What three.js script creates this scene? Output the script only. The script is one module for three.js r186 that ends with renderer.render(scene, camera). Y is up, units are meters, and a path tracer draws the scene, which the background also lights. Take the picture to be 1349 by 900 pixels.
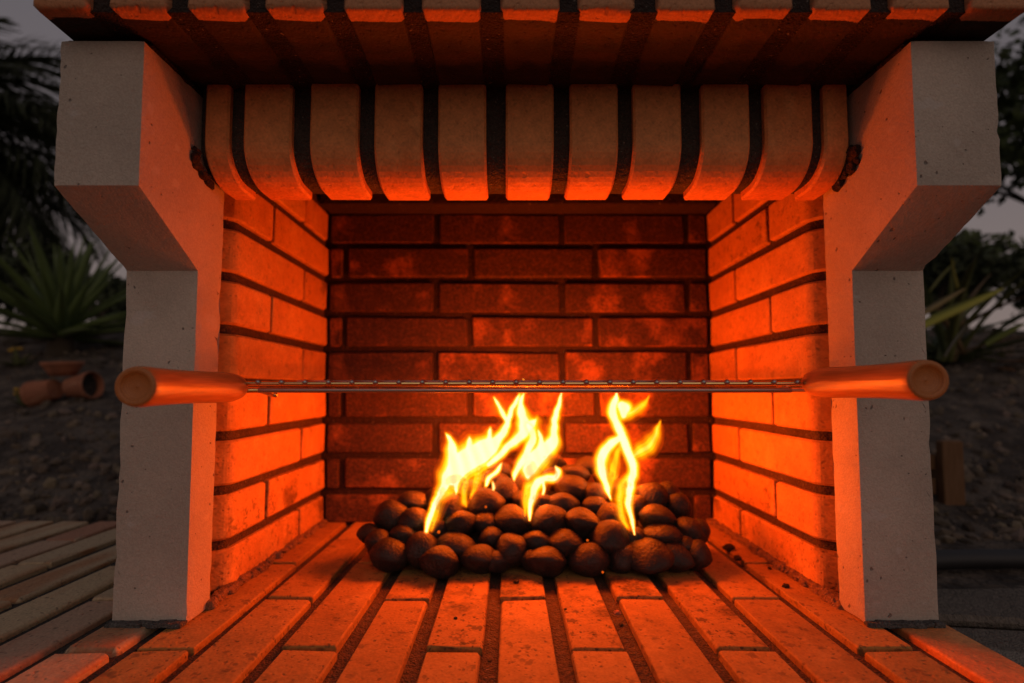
import * as THREE from 'three';
import { MarchingCubes } from 'three/addons/objects/MarchingCubes.js';
import { TessellateModifier } from 'three/addons/modifiers/TessellateModifier.js';
import { mergeGeometries, mergeVertices, toCreasedNormals } from 'three/addons/utils/BufferGeometryUtils.js';

// ------------------------------------------------------------------ camera, sky, sun, exposure
const scene = new THREE.Scene();
const renderer = new THREE.WebGLRenderer({ antialias: true });
renderer.toneMapping = THREE.LinearToneMapping;
renderer.toneMappingExposure = 1.0;
renderer.shadowMap.enabled = true;

const F = 666, PITCH = 0.0552, CX = 671, CY = 476.4;
const EYE = new THREE.Vector3(-0.018, 0.261, 1.0065);
const camera = new THREE.PerspectiveCamera(2 * Math.atan(450 / F) * 180 / Math.PI, 1349 / 900, 0.05, 600);
camera.position.copy(EYE);
camera.rotation.x = PITCH;
camera.setViewOffset(1349, 900, 674.5 - CX, 450 - CY, 1349, 900);
camera.focus = 0.54;
camera.userData.fStop = 2.7;

const SKY = { low: [0.25, 0.19, 0.165], up: [0.085, 0.086, 0.108] };
{
  const W = 256, H = 128, data = new Float32Array(W * H * 4);
  for (let j = 0; j < H; j++) for (let i = 0; i < W; i++) {
    const el = ((j + 0.5) / H - 0.5) * Math.PI, t = Math.max(0, Math.sin(el));
    const az = ((i + 0.5) / W) * Math.PI * 2;
    const cl = 1 + 0.05 * Math.sin(az * 3 + el * 7) + 0.04 * Math.sin(az * 7 - el * 13 + 1.3);
    for (let c = 0; c < 3; c++) data[(j * W + i) * 4 + c] = (SKY.up[c] + (SKY.low[c] - SKY.up[c]) * Math.exp(-t * 2.7)) * cl;
    data[(j * W + i) * 4 + 3] = 1;
  }
  const sky = new THREE.DataTexture(data, W, H, THREE.RGBAFormat, THREE.FloatType);
  sky.mapping = THREE.EquirectangularReflectionMapping;
  sky.magFilter = THREE.LinearFilter;
  sky.needsUpdate = true;
  scene.background = sky;
  scene.environment = sky;
}
const sun = new THREE.DirectionalLight(new THREE.Color().setRGB(1, 0.72, 0.54), 0.33);   // last glow of dusk behind the photographer
sun.position.set(0.6, 2.2, 4.5);
sun.target.position.set(0, 0.3, 0.3);
sun.castShadow = true;
sun.shadow.radius = 110;
sun.shadow.camera.left = -6; sun.shadow.camera.right = 6; sun.shadow.camera.top = 6; sun.shadow.camera.bottom = -6;
sun.shadow.camera.far = 20;
scene.add(sun, sun.target);

const FIRE = new THREE.Color().setRGB(1, 0.095, 0.001);
const FIRE_POWER = 0.232;

// ------------------------------------------------------------------ helpers
function rng(seed) { let s = seed | 0; return () => { s = (s + 0x6d2b79f5) | 0; let t = Math.imul(s ^ (s >>> 15), 1 | s); t = (t + Math.imul(t ^ (t >>> 7), 61 | t)) ^ t; return ((t ^ (t >>> 14)) >>> 0) / 4294967296; }; }
const R0 = rng(11);
const lerp = (a, b, t) => a + (b - a) * t, clamp = (x, a = 0, b = 1) => Math.min(b, Math.max(a, x));
const sstep = (a, b, x) => { const t = clamp((x - a) / (b - a)); return t * t * (3 - 2 * t); };
const V = (x, y, z) => new THREE.Vector3(x, y, z);

// the point at depth plane z that stands where the photograph's pixel (u, v) shows it
function at(u, v, z) {
  const x = (u - CX) / F, y = -(v - CY) / F, c = Math.cos(PITCH), s = Math.sin(PITCH);
  const dy = y * c + s, dz = y * s - c, t = (z - EYE.z) / dz;
  return V(EYE.x + x * t, EYE.y + dy * t, z);
}
const used = {};
function numbered(name) { used[name] = (used[name] ?? 0) + 1; return used[name] === 1 ? name : name + '_' + String(used[name] - 1).padStart(3, '0'); }
function tag(o, label, category, group, kind) {
  if (label) o.userData.label = label;
  if (category) o.userData.category = category;
  if (group) o.userData.group = group;
  if (kind) o.userData.kind = kind;
  return o;
}
function thing(name, label, category, pos = [0, 0, 0], group) {
  const g = new THREE.Group(); g.name = numbered(name); g.position.set(...pos); scene.add(g);
  return tag(g, label, category, group);
}
function part(name, geo, mat, parent) {
  const m = new THREE.Mesh(geo, mat); m.name = name; m.castShadow = m.receiveShadow = true; parent.add(m); return m;
}
function single(name, geo, mat, label, category, group) {
  const m = part(numbered(name), geo, mat, scene); return tag(m, label, category, group);
}
function ground(name, geo, mat) { const m = part(numbered(name), geo, mat, scene); m.userData.kind = 'structure'; return m; }

// uv in metres by the dominant axis of the normal
function boxUV(geo, ou = 0, ov = 0) {
  const g = geo.index ? geo.toNonIndexed() : geo;
  const p = g.attributes.position, n = g.attributes.normal, uv = new Float32Array(p.count * 2);
  for (let i = 0; i < p.count; i += 3) {
    let nx = 0, ny = 0, nz = 0;
    for (let k = 0; k < 3; k++) { nx += n.getX(i + k); ny += n.getY(i + k); nz += n.getZ(i + k); }
    nx = Math.abs(nx); ny = Math.abs(ny); nz = Math.abs(nz);
    for (let k = 0; k < 3; k++) {
      const x = p.getX(i + k), y = p.getY(i + k), z = p.getZ(i + k);
      let a, b;
      if (nx >= ny && nx >= nz) { a = z; b = y; } else if (ny >= nz) { a = x; b = z; } else { a = x; b = y; }
      uv[(i + k) * 2] = a + ou; uv[(i + k) * 2 + 1] = b + ov;
    }
  }
  g.setAttribute('uv', new THREE.BufferAttribute(uv, 2));
  return g;
}
// a block whose edges are chamfered and shaded round (44 triangles); centre at the origin; jit makes its corners uneven
function block(w, h, d, c = 0.003, seed = 0, jit = 0) {
  const r = rng(seed * 7919 + 13), X = w / 2, Y = h / 2, Z = d / 2;
  const pos = [], nor = [], idx = [], cid = new Map();
  const corner = {};
  for (const sx of [-1, 1]) for (const sy of [-1, 1]) for (const sz of [-1, 1]) corner[[sx, sy, sz]] = [(r() - 0.5) * jit, (r() - 0.5) * jit, (r() - 0.5) * jit, c * (jit ? 0.6 + r() * 1.1 : 1)];
  const vert = (sx, sy, sz, axis) => {
    const k = [sx, sy, sz, axis].join();
    if (cid.has(k)) return cid.get(k);
    const q = corner[[sx, sy, sz]], cc = q[3];
    pos.push(sx * (X - (axis === 0 ? 0 : cc)) + q[0], sy * (Y - (axis === 1 ? 0 : cc)) + q[1], sz * (Z - (axis === 2 ? 0 : cc)) + q[2]);
    nor.push(axis === 0 ? sx : 0, axis === 1 ? sy : 0, axis === 2 ? sz : 0);
    cid.set(k, pos.length / 3 - 1); return pos.length / 3 - 1;
  };
  const P = (i) => V(pos[i * 3], pos[i * 3 + 1], pos[i * 3 + 2]);
  const tri = (a, b, d2) => {
    const A = P(a), n = P(b).sub(A).cross(P(d2).sub(A)), m = P(a).add(P(b)).add(P(d2));
    if (n.dot(m) < 0) idx.push(a, d2, b); else idx.push(a, b, d2);
  };
  const quad = (a, b, e, f) => { tri(a, b, e); tri(a, e, f); };
  for (let ax = 0; ax < 3; ax++) {
    const [u, v] = [(ax + 1) % 3, (ax + 2) % 3];
    for (const s of [-1, 1]) {
      const q = [[-1, -1], [1, -1], [1, 1], [-1, 1]].map(([a, b]) => { const S = []; S[ax] = s; S[u] = a; S[v] = b; return vert(...S, ax); });
      quad(...q);
    }
    for (const a of [-1, 1]) for (const b of [-1, 1]) {          // the edge along ax
      const S = (w2) => { const t = []; t[ax] = w2; t[u] = a; t[v] = b; return t; };
      quad(vert(...S(-1), u), vert(...S(1), u), vert(...S(1), v), vert(...S(-1), v));
    }
  }
  for (const sx of [-1, 1]) for (const sy of [-1, 1]) for (const sz of [-1, 1]) tri(vert(sx, sy, sz, 0), vert(sx, sy, sz, 1), vert(sx, sy, sz, 2));
  const g = new THREE.BufferGeometry();
  g.setAttribute('position', new THREE.Float32BufferAttribute(pos, 3));
  g.setAttribute('normal', new THREE.Float32BufferAttribute(nor, 3));
  g.setIndex(idx);
  return boxUV(g, r() * 3, r() * 3);
}
// an outline in two axes pulled along the third. map(a, b, t) -> [x, y, z]
function pulled(outline, length, bevel, basis, seed = 0, curve = 8) {
  const g = new THREE.ExtrudeGeometry(outline, { depth: length - 2 * bevel, bevelEnabled: bevel > 0, bevelThickness: bevel, bevelSize: bevel, bevelOffset: -bevel, bevelSegments: 1, curveSegments: curve, steps: 1 });
  g.translate(0, 0, bevel);
  g.applyMatrix4(basis);
  const r = rng(seed + 5);
  return boxUV(g, r() * 3, r() * 3);
}
function tube(points, radius, seg = 24, sides = 8, tension) {
  const c = new THREE.CatmullRomCurve3(points, false, 'centripetal');
  return new THREE.TubeGeometry(c, seg, radius, sides, false);
}
function rod(a, b, r, sides = 10) {
  const d = b.clone().sub(a), g = new THREE.CylinderGeometry(r, r, d.length(), sides, 1);
  g.applyQuaternion(new THREE.Quaternion().setFromUnitVectors(V(0, 1, 0), d.clone().normalize()));
  return g.translate((a.x + b.x) / 2, (a.y + b.y) / 2, (a.z + b.z) / 2);
}

// ------------------------------------------------------------------ textures: what the surfaces are made of
function hash(x, y, s) { let h = Math.imul(x | 0, 374761393) ^ Math.imul(y | 0, 668265263) ^ Math.imul(s | 0, 2147483647 ^ 0x5bd1e995); h = Math.imul(h ^ (h >>> 13), 1274126177); return ((h ^ (h >>> 16)) >>> 0) / 4294967296; }
function vnoise(u, v, px, py, s) {          // tiles: u, v in 0..1, px x py cells
  const x = u * px, y = v * py, ix = Math.floor(x), iy = Math.floor(y), fx = x - ix, fy = y - iy;
  const a = fx * fx * (3 - 2 * fx), b = fy * fy * (3 - 2 * fy), m = (i, n) => ((i % n) + n) % n;
  const h = (i, j) => hash(m(i, px), m(j, py), s);
  return lerp(lerp(h(ix, iy), h(ix + 1, iy), a), lerp(h(ix, iy + 1), h(ix + 1, iy + 1), a), b);
}
function fbm(u, v, px, py, s, oct = 4) { let t = 0, a = 0.5, n = 0; for (let i = 0; i < oct; i++) { t += a * vnoise(u, v, px << i, py << i, s + i * 17); n += a; a *= 0.5; } return t / n; }
const toS = (x) => Math.round(255 * clamp(x <= 0.0031308 ? x * 12.92 : 1.055 * Math.pow(x, 1 / 2.4) - 0.055));
function texture(size, metres, color, srgb = true) {
  const d = new Uint8Array(size * size * 4);
  for (let j = 0; j < size; j++) for (let i = 0; i < size; i++) {
    const c = color((i + 0.5) / size, (j + 0.5) / size), o = (j * size + i) * 4;
    for (let k = 0; k < 3; k++) d[o + k] = srgb ? toS(c[k]) : Math.round(255 * clamp(c[k] ?? c[0]));
    d[o + 3] = 255;
  }
  const t = new THREE.DataTexture(d, size, size, THREE.RGBAFormat);
  t.wrapS = t.wrapT = THREE.RepeatWrapping; t.magFilter = THREE.LinearFilter; t.minFilter = THREE.LinearMipmapLinearFilter; t.generateMipmaps = true;
  if (srgb) t.colorSpace = THREE.SRGBColorSpace;
  t.repeat.set(1 / metres, 1 / metres); t.needsUpdate = true;
  return t;
}
const grey = (f) => (u, v) => { const x = f(u, v); return [x, x, x]; };
const mixc = (a, b, t) => [lerp(a[0], b[0], t), lerp(a[1], b[1], t), lerp(a[2], b[2], t)];
function spots(n, seed, rmin, rmax) {       // a tiling field of small round pits or specks: 0 outside, 1 inside
  const r = rng(seed), grid = 32, cells = Array.from({ length: grid * grid }, () => []);
  for (let i = 0; i < n; i++) {
    const s = { x: r(), y: r(), r: rmin + (rmax - rmin) * Math.pow(r(), 3), e: 0.6 + r() * 0.8, a: r() * 3.14, k: 0.4 + r() * 0.6 };
    for (let a = -1; a <= 1; a++) for (let b = -1; b <= 1; b++) cells[((Math.floor(s.x * grid) + a + grid) % grid) + grid * ((Math.floor(s.y * grid) + b + grid) % grid)].push(s);
  }
  return (u, v) => {
    let m = 0;
    for (const s of cells[Math.floor(u * grid) % grid + grid * (Math.floor(v * grid) % grid)]) {
      let dx = u - s.x, dy = v - s.y; dx -= Math.round(dx); dy -= Math.round(dy);
      const c = Math.cos(s.a), n2 = Math.sin(s.a), q = Math.hypot((dx * c + dy * n2) * s.e, (dy * c - dx * n2) / s.e) / s.r * (0.45 + 1.1 * vnoise(u, v, 200, 200, 77));
      if (q < 1) m = Math.max(m, s.k * (1 - q * q));
    }
    return Math.min(1, m * 2.2);
  };
}
const speckA = spots(2600, 3, 0.0008, 0.005), speckB = spots(420, 8, 0.0015, 0.014), pores = spots(340, 21, 0.0006, 0.0034), bigPores = spots(14, 31, 0.002, 0.0055);

const clayBump = texture(512, 0.4, grey((u, v) => clamp(0.62 + 0.5 * (fbm(u, v, 24, 24, 3, 4) - 0.5) + 0.35 * (vnoise(u, v, 190, 190, 4) - 0.5) - 0.55 * speckA(u, v) - 0.2 * speckB(v, u))), false);
function clay(base, alt, pale, speck, sootShade, seed, sootLevel = 0.55) {
  return texture(512, 0.4, (u, v) => {
    let c = mixc(base, alt, sstep(0.3, 0.7, fbm(u, v, 5, 5, seed, 5)));
    c = mixc(c, pale, 0.55 * sstep(0.55, 0.8, fbm(u, v, 14, 9, seed + 40, 4)));
    const g = 0.78 + 0.28 * vnoise(u, v, 220, 220, seed + 9) + 0.3 * (fbm(u, v, 38, 38, seed + 19, 3) - 0.5) + 0.08;
    c = c.map((x) => x * g);
    c = mixc(c, [0.03, 0.018, 0.012], speck * Math.max(speckA(u, v), 0.8 * speckB(u, v)));
    if (sootShade) {      // soot has settled in ragged patches with a grain of their own
      const q = fbm(u, v, 7, 7, seed + 70, 6), s = Math.max(sstep(sootLevel - 0.04, sootLevel + 0.2, q + 0.1 * (vnoise(u, v, 120, 120, seed + 5) - 0.5)) * (0.68 + 0.5 * vnoise(u, v, 190, 190, seed + 8)), 0.75 * sstep(sootLevel - 0.02, sootLevel + 0.2, fbm(u, v, 22, 17, seed + 90, 4)) * sstep(0.3, 0.75, vnoise(u, v, 170, 170, seed + 6)));
      c = mixc(c, [0.022, 0.01, 0.007], Math.min(1, sootShade * s));
    }
    return c;
  });
}
function clayMat(map, rough = 0.86) { return new THREE.MeshStandardMaterial({ map, bumpMap: clayBump, bumpScale: 0.001, roughness: rough, name: 'clay' }); }
const M = {};
const pale = [0.6, 0.33, 0.1];
M.faceBrick = [clayMat(clay([0.64, 0.25, 0.075], [0.6, 0.22, 0.062], [0.7, 0.32, 0.11], 0.22, 0, 5), 0.7), clayMat(clay([0.61, 0.235, 0.068], [0.66, 0.265, 0.085], [0.68, 0.31, 0.1], 0.18, 0, 15), 0.7)];
M.wallBrick = [clayMat(clay([0.54, 0.26, 0.065], [0.48, 0.215, 0.05], pale, 0.35, 0.25, 25, 0.7)), clayMat(clay([0.5, 0.235, 0.06], [0.55, 0.27, 0.07], pale, 0.35, 0.25, 35, 0.7)), clayMat(clay([0.53, 0.26, 0.065], [0.48, 0.225, 0.055], pale, 0.55, 0.75, 45, 0.59))];
M.hearthBrick = [clayMat(clay([0.36, 0.185, 0.04], [0.31, 0.15, 0.03], [0.43, 0.24, 0.06], 0.55, 0.3, 55, 0.65)), clayMat(clay([0.34, 0.17, 0.035], [0.38, 0.2, 0.045], [0.42, 0.23, 0.06], 0.6, 0.35, 65, 0.64)), clayMat(clay([0.31, 0.15, 0.03], [0.34, 0.17, 0.04], [0.39, 0.2, 0.05], 0.85, 0.8, 75, 0.53))];
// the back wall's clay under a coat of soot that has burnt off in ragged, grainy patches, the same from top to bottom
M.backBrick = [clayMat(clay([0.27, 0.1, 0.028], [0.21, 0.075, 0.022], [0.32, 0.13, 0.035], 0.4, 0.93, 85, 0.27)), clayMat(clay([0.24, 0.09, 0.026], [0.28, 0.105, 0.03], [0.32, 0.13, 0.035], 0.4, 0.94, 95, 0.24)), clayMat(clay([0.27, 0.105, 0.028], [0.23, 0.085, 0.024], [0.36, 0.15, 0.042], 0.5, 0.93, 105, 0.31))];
{
  const pt = (seed, a, b) => texture(512, 0.4, (u, v) => {
    const s = sstep(0.35, 0.66, fbm(u, v, 9, 2, seed, 5));
    let c = mixc(a, b, s); const g = 0.84 + 0.32 * vnoise(u, v, 230, 230, seed + 3);
    c = c.map((x) => x * g);
    return mixc(c, [0.05, 0.035, 0.025], 0.5 * speckA(u, v));
  });
  M.paver = [clayMat(pt(3, [0.42, 0.31, 0.19], [0.36, 0.175, 0.08])), clayMat(pt(13, [0.36, 0.17, 0.1], [0.4, 0.26, 0.17])), clayMat(pt(23, [0.46, 0.34, 0.2], [0.38, 0.19, 0.09]))];
}
const grit = texture(512, 0.25, grey((u, v) => clamp(0.5 + 0.9 * (fbm(u, v, 40, 40, 7, 3) - 0.5) + 0.5 * (vnoise(u, v, 200, 200, 2) - 0.5) - 0.4 * speckA(u, v))), false);
const mortarMap = (a, b, seed) => texture(512, 0.25, (u, v) => { let c = mixc(a, b, fbm(u, v, 12, 12, seed, 5)); const g = 0.6 + 0.8 * vnoise(u, v, 170, 170, seed); c = c.map((x) => x * g); return mixc(c, [0.4, 0.36, 0.3], 0.35 * speckA(u, v) * (vnoise(u, v, 40, 40, 5) > 0.6 ? 1 : 0)); });
const mortar = (a, b, s) => new THREE.MeshStandardMaterial({ map: mortarMap(a, b, s), bumpMap: grit, bumpScale: 0.003, roughness: 0.95, name: 'mortar' });
M.joint = mortar([0.04, 0.02, 0.011], [0.075, 0.04, 0.022], 6);
M.fillet = mortar([0.14, 0.075, 0.04], [0.24, 0.14, 0.075], 66);
M.floorJoint = mortar([0.05, 0.026, 0.013], [0.09, 0.052, 0.027], 16);
M.sootJoint = mortar([0.014, 0.007, 0.005], [0.026, 0.013, 0.009], 26);
M.lintelJoint = mortar([0.03, 0.022, 0.017], [0.055, 0.042, 0.033], 36);
M.patioJoint = mortar([0.02, 0.016, 0.013], [0.04, 0.032, 0.026], 46);
M.soffitJoint = mortar([0.01, 0.005, 0.004], [0.024, 0.011, 0.008], 76);
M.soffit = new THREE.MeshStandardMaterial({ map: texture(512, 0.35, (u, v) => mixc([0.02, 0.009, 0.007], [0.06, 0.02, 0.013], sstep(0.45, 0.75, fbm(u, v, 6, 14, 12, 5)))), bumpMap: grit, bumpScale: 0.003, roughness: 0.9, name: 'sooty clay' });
// mantel bricks: burnt soot and the painted lintel shadow darken the underside behind a ragged, scratched front margin (v runs along the brick's length)
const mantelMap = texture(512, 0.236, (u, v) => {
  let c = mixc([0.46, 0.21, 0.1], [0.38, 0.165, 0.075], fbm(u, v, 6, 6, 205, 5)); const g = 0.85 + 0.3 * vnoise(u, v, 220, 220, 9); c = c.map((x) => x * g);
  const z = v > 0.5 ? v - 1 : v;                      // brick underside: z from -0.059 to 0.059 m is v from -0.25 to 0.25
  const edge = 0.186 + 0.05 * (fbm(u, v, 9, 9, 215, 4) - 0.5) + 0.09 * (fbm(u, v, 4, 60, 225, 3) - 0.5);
  if (Math.abs(z) < 0.26) { const sootShade = z < edge ? 1 : 0, thin = sstep(0.5, 0.75, fbm(u, v, 8, 40, 235, 4)); c = mixc(c, mixc([0.005, 0.0024, 0.0016], [0.016, 0.0055, 0.0035], thin), 0.97 * sootShade); }
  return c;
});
M.mantelBrick = new THREE.MeshStandardMaterial({ map: mantelMap, bumpMap: clayBump, bumpScale: 0.0016, roughness: 0.8, name: 'soot and shade brick' });

const concreteMap = texture(1024, 0.42, (u, v) => {
  let c = mixc([0.38, 0.325, 0.275], [0.5, 0.43, 0.365], sstep(0.25, 0.75, fbm(u, v, 4, 4, 61, 6)));
  const g = 0.9 + 0.2 * vnoise(u, v, 300, 300, 8); c = c.map((x) => x * g);
  c = mixc(c, [0.5, 0.48, 0.47], 0.4 * sstep(0.72, 0.8, fbm(u, v, 16, 22, 81, 4)));       // lime bloom
  c = mixc(c, [0.08, 0.07, 0.065], 0.7 * Math.max(pores(u, v), bigPores(u, v)));
  return c;
});
const concreteBump = texture(1024, 0.42, grey((u, v) => clamp(0.7 + 0.3 * (fbm(u, v, 60, 60, 91, 3) - 0.5) + 0.2 * (vnoise(u, v, 330, 330, 4) - 0.5) - 0.6 * Math.max(pores(u, v), bigPores(u, v)))), false);
M.concrete = new THREE.MeshStandardMaterial({ map: concreteMap, bumpMap: concreteBump, bumpScale: 0.0018, roughness: 0.88, name: 'concrete' });
const woodMap = texture(512, 0.12, (u, v) => {
  const w = fbm(u, v, 30, 3, 4, 4), f = vnoise(u, v, 160, 6, 14);
  let c = mixc([0.46, 0.2, 0.075], [0.4, 0.165, 0.055], sstep(0.35, 0.7, w)); return c.map((x) => x * (0.82 + 0.3 * f));
});
M.wood = new THREE.MeshStandardMaterial({ map: woodMap, bumpMap: texture(512, 0.12, grey((u, v) => fbm(u, v, 90, 5, 24, 3)), false), bumpScale: 0.0002, roughness: 0.38, name: 'varnished wood' });
M.endGrain = new THREE.MeshStandardMaterial({ map: texture(256, 0.05, (u, v) => { const r = Math.hypot(u - 0.5, v - 0.5); const k = 0.5 + 0.5 * Math.sin(r * 190 + 6 * fbm(u, v, 5, 5, 6)); return mixc([0.48, 0.165, 0.035], [0.3, 0.088, 0.016], 0.6 * k + 0.4 * vnoise(u, v, 60, 60, 4)); }), roughness: 0.55, name: 'end grain' });
M.steel = new THREE.MeshStandardMaterial({ color: new THREE.Color().setRGB(0.42, 0.4, 0.39), metalness: 1, roughness: 0.42, name: 'chromed wire' });
M.fireTintedMetal = new THREE.MeshStandardMaterial({ color: new THREE.Color().setRGB(0.85, 0.58, 0.25), metalness: 1, roughness: 0.2, name: 'fireTintedMetal' });  // warm base colour puts orange firelight reflection into the rim and stubs
const coalMap = texture(512, 0.09, (u, v) => { const q = fbm(u, v, 10, 10, 33, 5); let c = mixc([0.009, 0.0062, 0.005], [0.024, 0.0145, 0.011], sstep(0.4, 0.72, q)); return c.map((x) => x * (0.7 + 0.6 * vnoise(u, v, 150, 150, 3))); });
M.coal = new THREE.MeshStandardMaterial({ map: coalMap, bumpMap: texture(512, 0.09, grey((u, v) => clamp(0.5 + 0.8 * (fbm(u, v, 30, 30, 43, 4) - 0.5) - 0.6 * speckB(u, v))), false), bumpScale: 0.0013, roughness: 0.62, name: 'charcoal' });
M.soil = new THREE.MeshStandardMaterial({ map: texture(1024, 0.9, (u, v) => { let c = mixc([0.035, 0.026, 0.02], [0.1, 0.078, 0.06], sstep(0.3, 0.72, fbm(u, v, 14, 14, 51, 6))); const k = vnoise(u, v, 260, 260, 7); c = c.map((x) => x * (0.5 + k)); return mixc(c, [0.2, 0.17, 0.13], 0.6 * speckA(u, v) * (vnoise(u, v, 90, 90, 3) > 0.55 ? 1 : 0)); }), bumpMap: texture(512, 0.5, grey((u, v) => fbm(u, v, 22, 22, 57, 5)), false), bumpScale: 0.018, roughness: 1, name: 'soil' });
M.stone = new THREE.MeshStandardMaterial({ map: texture(512, 0.6, (u, v) => { let c = mixc([0.09, 0.075, 0.062], [0.17, 0.145, 0.12], fbm(u, v, 6, 6, 66, 6)); c = c.map((x) => x * (0.75 + 0.5 * vnoise(u, v, 200, 200, 3))); return mixc(c, [0.27, 0.24, 0.2], 0.7 * sstep(0.66, 0.72, fbm(u, v, 5, 9, 76, 4))); }), bumpMap: grit, bumpScale: 0.004, roughness: 0.95, name: 'stone' });
M.terracotta = new THREE.MeshStandardMaterial({ map: clay([0.33, 0.12, 0.06], [0.26, 0.095, 0.05], [0.4, 0.2, 0.12], 0.3, 0.2, 115, 0.62), roughness: 0.85, name: 'terracotta' });
const flat = (r, g, b, rough = 0.8, o = {}) => new THREE.MeshStandardMaterial({ color: new THREE.Color().setRGB(r, g, b), roughness: rough, ...o });
const leafMap = texture(256, 1, (u, v) => { const c = mixc([0.07, 0.11, 0.03], [0.12, 0.17, 0.05], fbm(u, v, 8, 3, 6, 4)); return c.map((x) => x * (0.75 + 0.5 * vnoise(u, v, 60, 8, 2))); });
M.agave = new THREE.MeshStandardMaterial({ map: leafMap, roughness: 0.6, name: 'agave leaf' });
M.rubber = flat(0.018, 0.018, 0.02, 0.55);
M.blackMortar = mortar([0.05, 0.047, 0.046], [0.1, 0.095, 0.09], 56);

// ------------------------------------------------------------------ the barbecue: hearth, firebox, pillars, lintel, mantel
const C0 = 0.0596, C = 0.0703, XW = 0.382, LB = 0.2529;
const barbecue = thing('brick_barbecue', 'open brick barbecue with two grey concrete pillars and a fire burning inside', 'barbecue');
const mid = (g, x, y, z) => g.translate(x, y, z);
const pick = (list, r) => list[Math.floor(r() * list.length) % list.length];

// hearth: bricks laid on edge lengthwise, wide recessed mortar joints
{
  const PF = 0.0733, W = 0.0568, H = 0.05, r = rng(77);
  const base = part('hearth_floor', boxUV(new THREE.BoxGeometry(11.6 * PF, 0.06, 1.265).translate(0.005, -0.0385, 0.617)), M.floorJoint, barbecue);
  const geos = [0, 1, 2, 3, 4].map((i) => block(W, H, LB - 0.005, 0.0022, 100 + i, 0.0028));
  const ends = {};
  for (let k = -5; k <= 6; k++) {
    const j0 = k % 2 === 0 ? 0.357 - LB * 2 : 0.481 - LB * 2;
    for (let n = 0; n < 7; n++) {
      let z0 = j0 + LB * n, z1 = z0 + LB;
      z0 = Math.max(z0, -0.012); z1 = Math.min(z1, 1.245);
      if (z1 - z0 < 0.05) continue;
      const full = Math.abs(z1 - z0 - LB) < 1e-6, key = (z1 - z0).toFixed(4) + (n & 1);
      const g = full ? pick(geos, r) : (ends[key] ??= block(W, H, z1 - z0 - 0.005, 0.0022, 140 + Math.round((z1 - z0) * 1e4), 0.002));
      const zc = (z0 + z1) / 2, near = Math.hypot(k * PF * 0.8, zc - 0.2);
      const mat = k === 6 ? M.faceBrick[0] : near < 0.17 || (Math.abs(k) < 5 && r() < 0.06) ? M.hearthBrick[2] : pick(M.hearthBrick.slice(0, 2), r);
      const b = part('brick', g, mat, base);
      b.position.set(k * PF - 0.0007 + (r() - 0.5) * 0.0015, -H / 2 + (r() - 0.5) * 0.0016, zc);
      b.rotation.y = (r() - 0.5) * 0.006; b.rotation.z = (r() - 0.5) * 0.012;
      if (full && r() < 0.5) b.rotation.y += Math.PI;
    }
  }
}
// back wall
{
  const r = rng(31), top = 9, H = C - 0.0125;
  const wall = part('back_wall', boxUV(new THREE.BoxGeometry(2 * XW + 0.16, 0.72, 0.1).translate(0, 0.352, -0.057)), M.sootJoint, barbecue);
  const geos = [0, 1, 2, 3].map((i) => block(LB - 0.0115, H, 0.04, 0.003, 200 + i, 0.0025)), cut = {};
  for (let row = 0; row < top; row++) {
    const y0 = row ? C0 + C * (row - 1) : 0, y1 = C0 + C * row, yc = row ? (y0 + y1) / 2 : 0.0265, h = row ? H : 0.053;
    const j0 = (row % 2 === 0 ? -0.1652 : -0.0967) - LB * 2;
    for (let n = 0; n < 6; n++) {
      let x0 = Math.max(j0 + LB * n, -XW - 0.004), x1 = Math.min(j0 + LB * (n + 1), XW + 0.004);
      if (x1 - x0 < 0.03) continue;
      const full = Math.abs(x1 - x0 - LB) < 1e-6 && row > 0, key = (x1 - x0).toFixed(3) + (row === 0);
      const g = full ? pick(geos, r) : (cut[key] ??= block(x1 - x0 - 0.0115, h, 0.04, 0.003, 230 + Math.round((x1 - x0) * 1000) + row, 0.0022));
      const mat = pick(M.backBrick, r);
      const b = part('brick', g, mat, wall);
      b.position.set((x0 + x1) / 2, yc + (r() - 0.5) * 0.0015, -0.02 + (r() - 0.5) * 0.003);
    }
  }
}
// side walls; the front bricks are bullnosed
const NOSE = 0.045, ZN = 0.327;
function noseOutline(s, z0, inset, out) {      // in (x, -z) for a pull along y; s = -1 left wall, 1 right wall
  const sh = new THREE.Shape(), xi = XW + inset, xo = out;
  sh.moveTo(s * xi, -z0); sh.lineTo(s * xi, -ZN);
  const k = 5, RA = 0.02 - inset * 0.5, TH = 0.92;
  for (let i = 1; i <= k; i++) { const a = (i / k) * TH; sh.lineTo(s * (xi + RA * (1 - Math.cos(a))), -(ZN + Math.sin(a) * RA)); }
  const ex = xi + RA * (1 - Math.cos(TH)), ez = ZN + Math.sin(TH) * RA, le = 0.05;
  sh.lineTo(s * (ex + le * Math.sin(TH)), -(ez + le * Math.cos(TH)));
  sh.lineTo(s * xo, -(ez + le * Math.cos(TH))); sh.lineTo(s * xo, -z0); sh.closePath();
  return sh;
}
const upY = new THREE.Matrix4().makeRotationX(-Math.PI / 2);   // (a, b, t) -> (a, t, -b)
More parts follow.
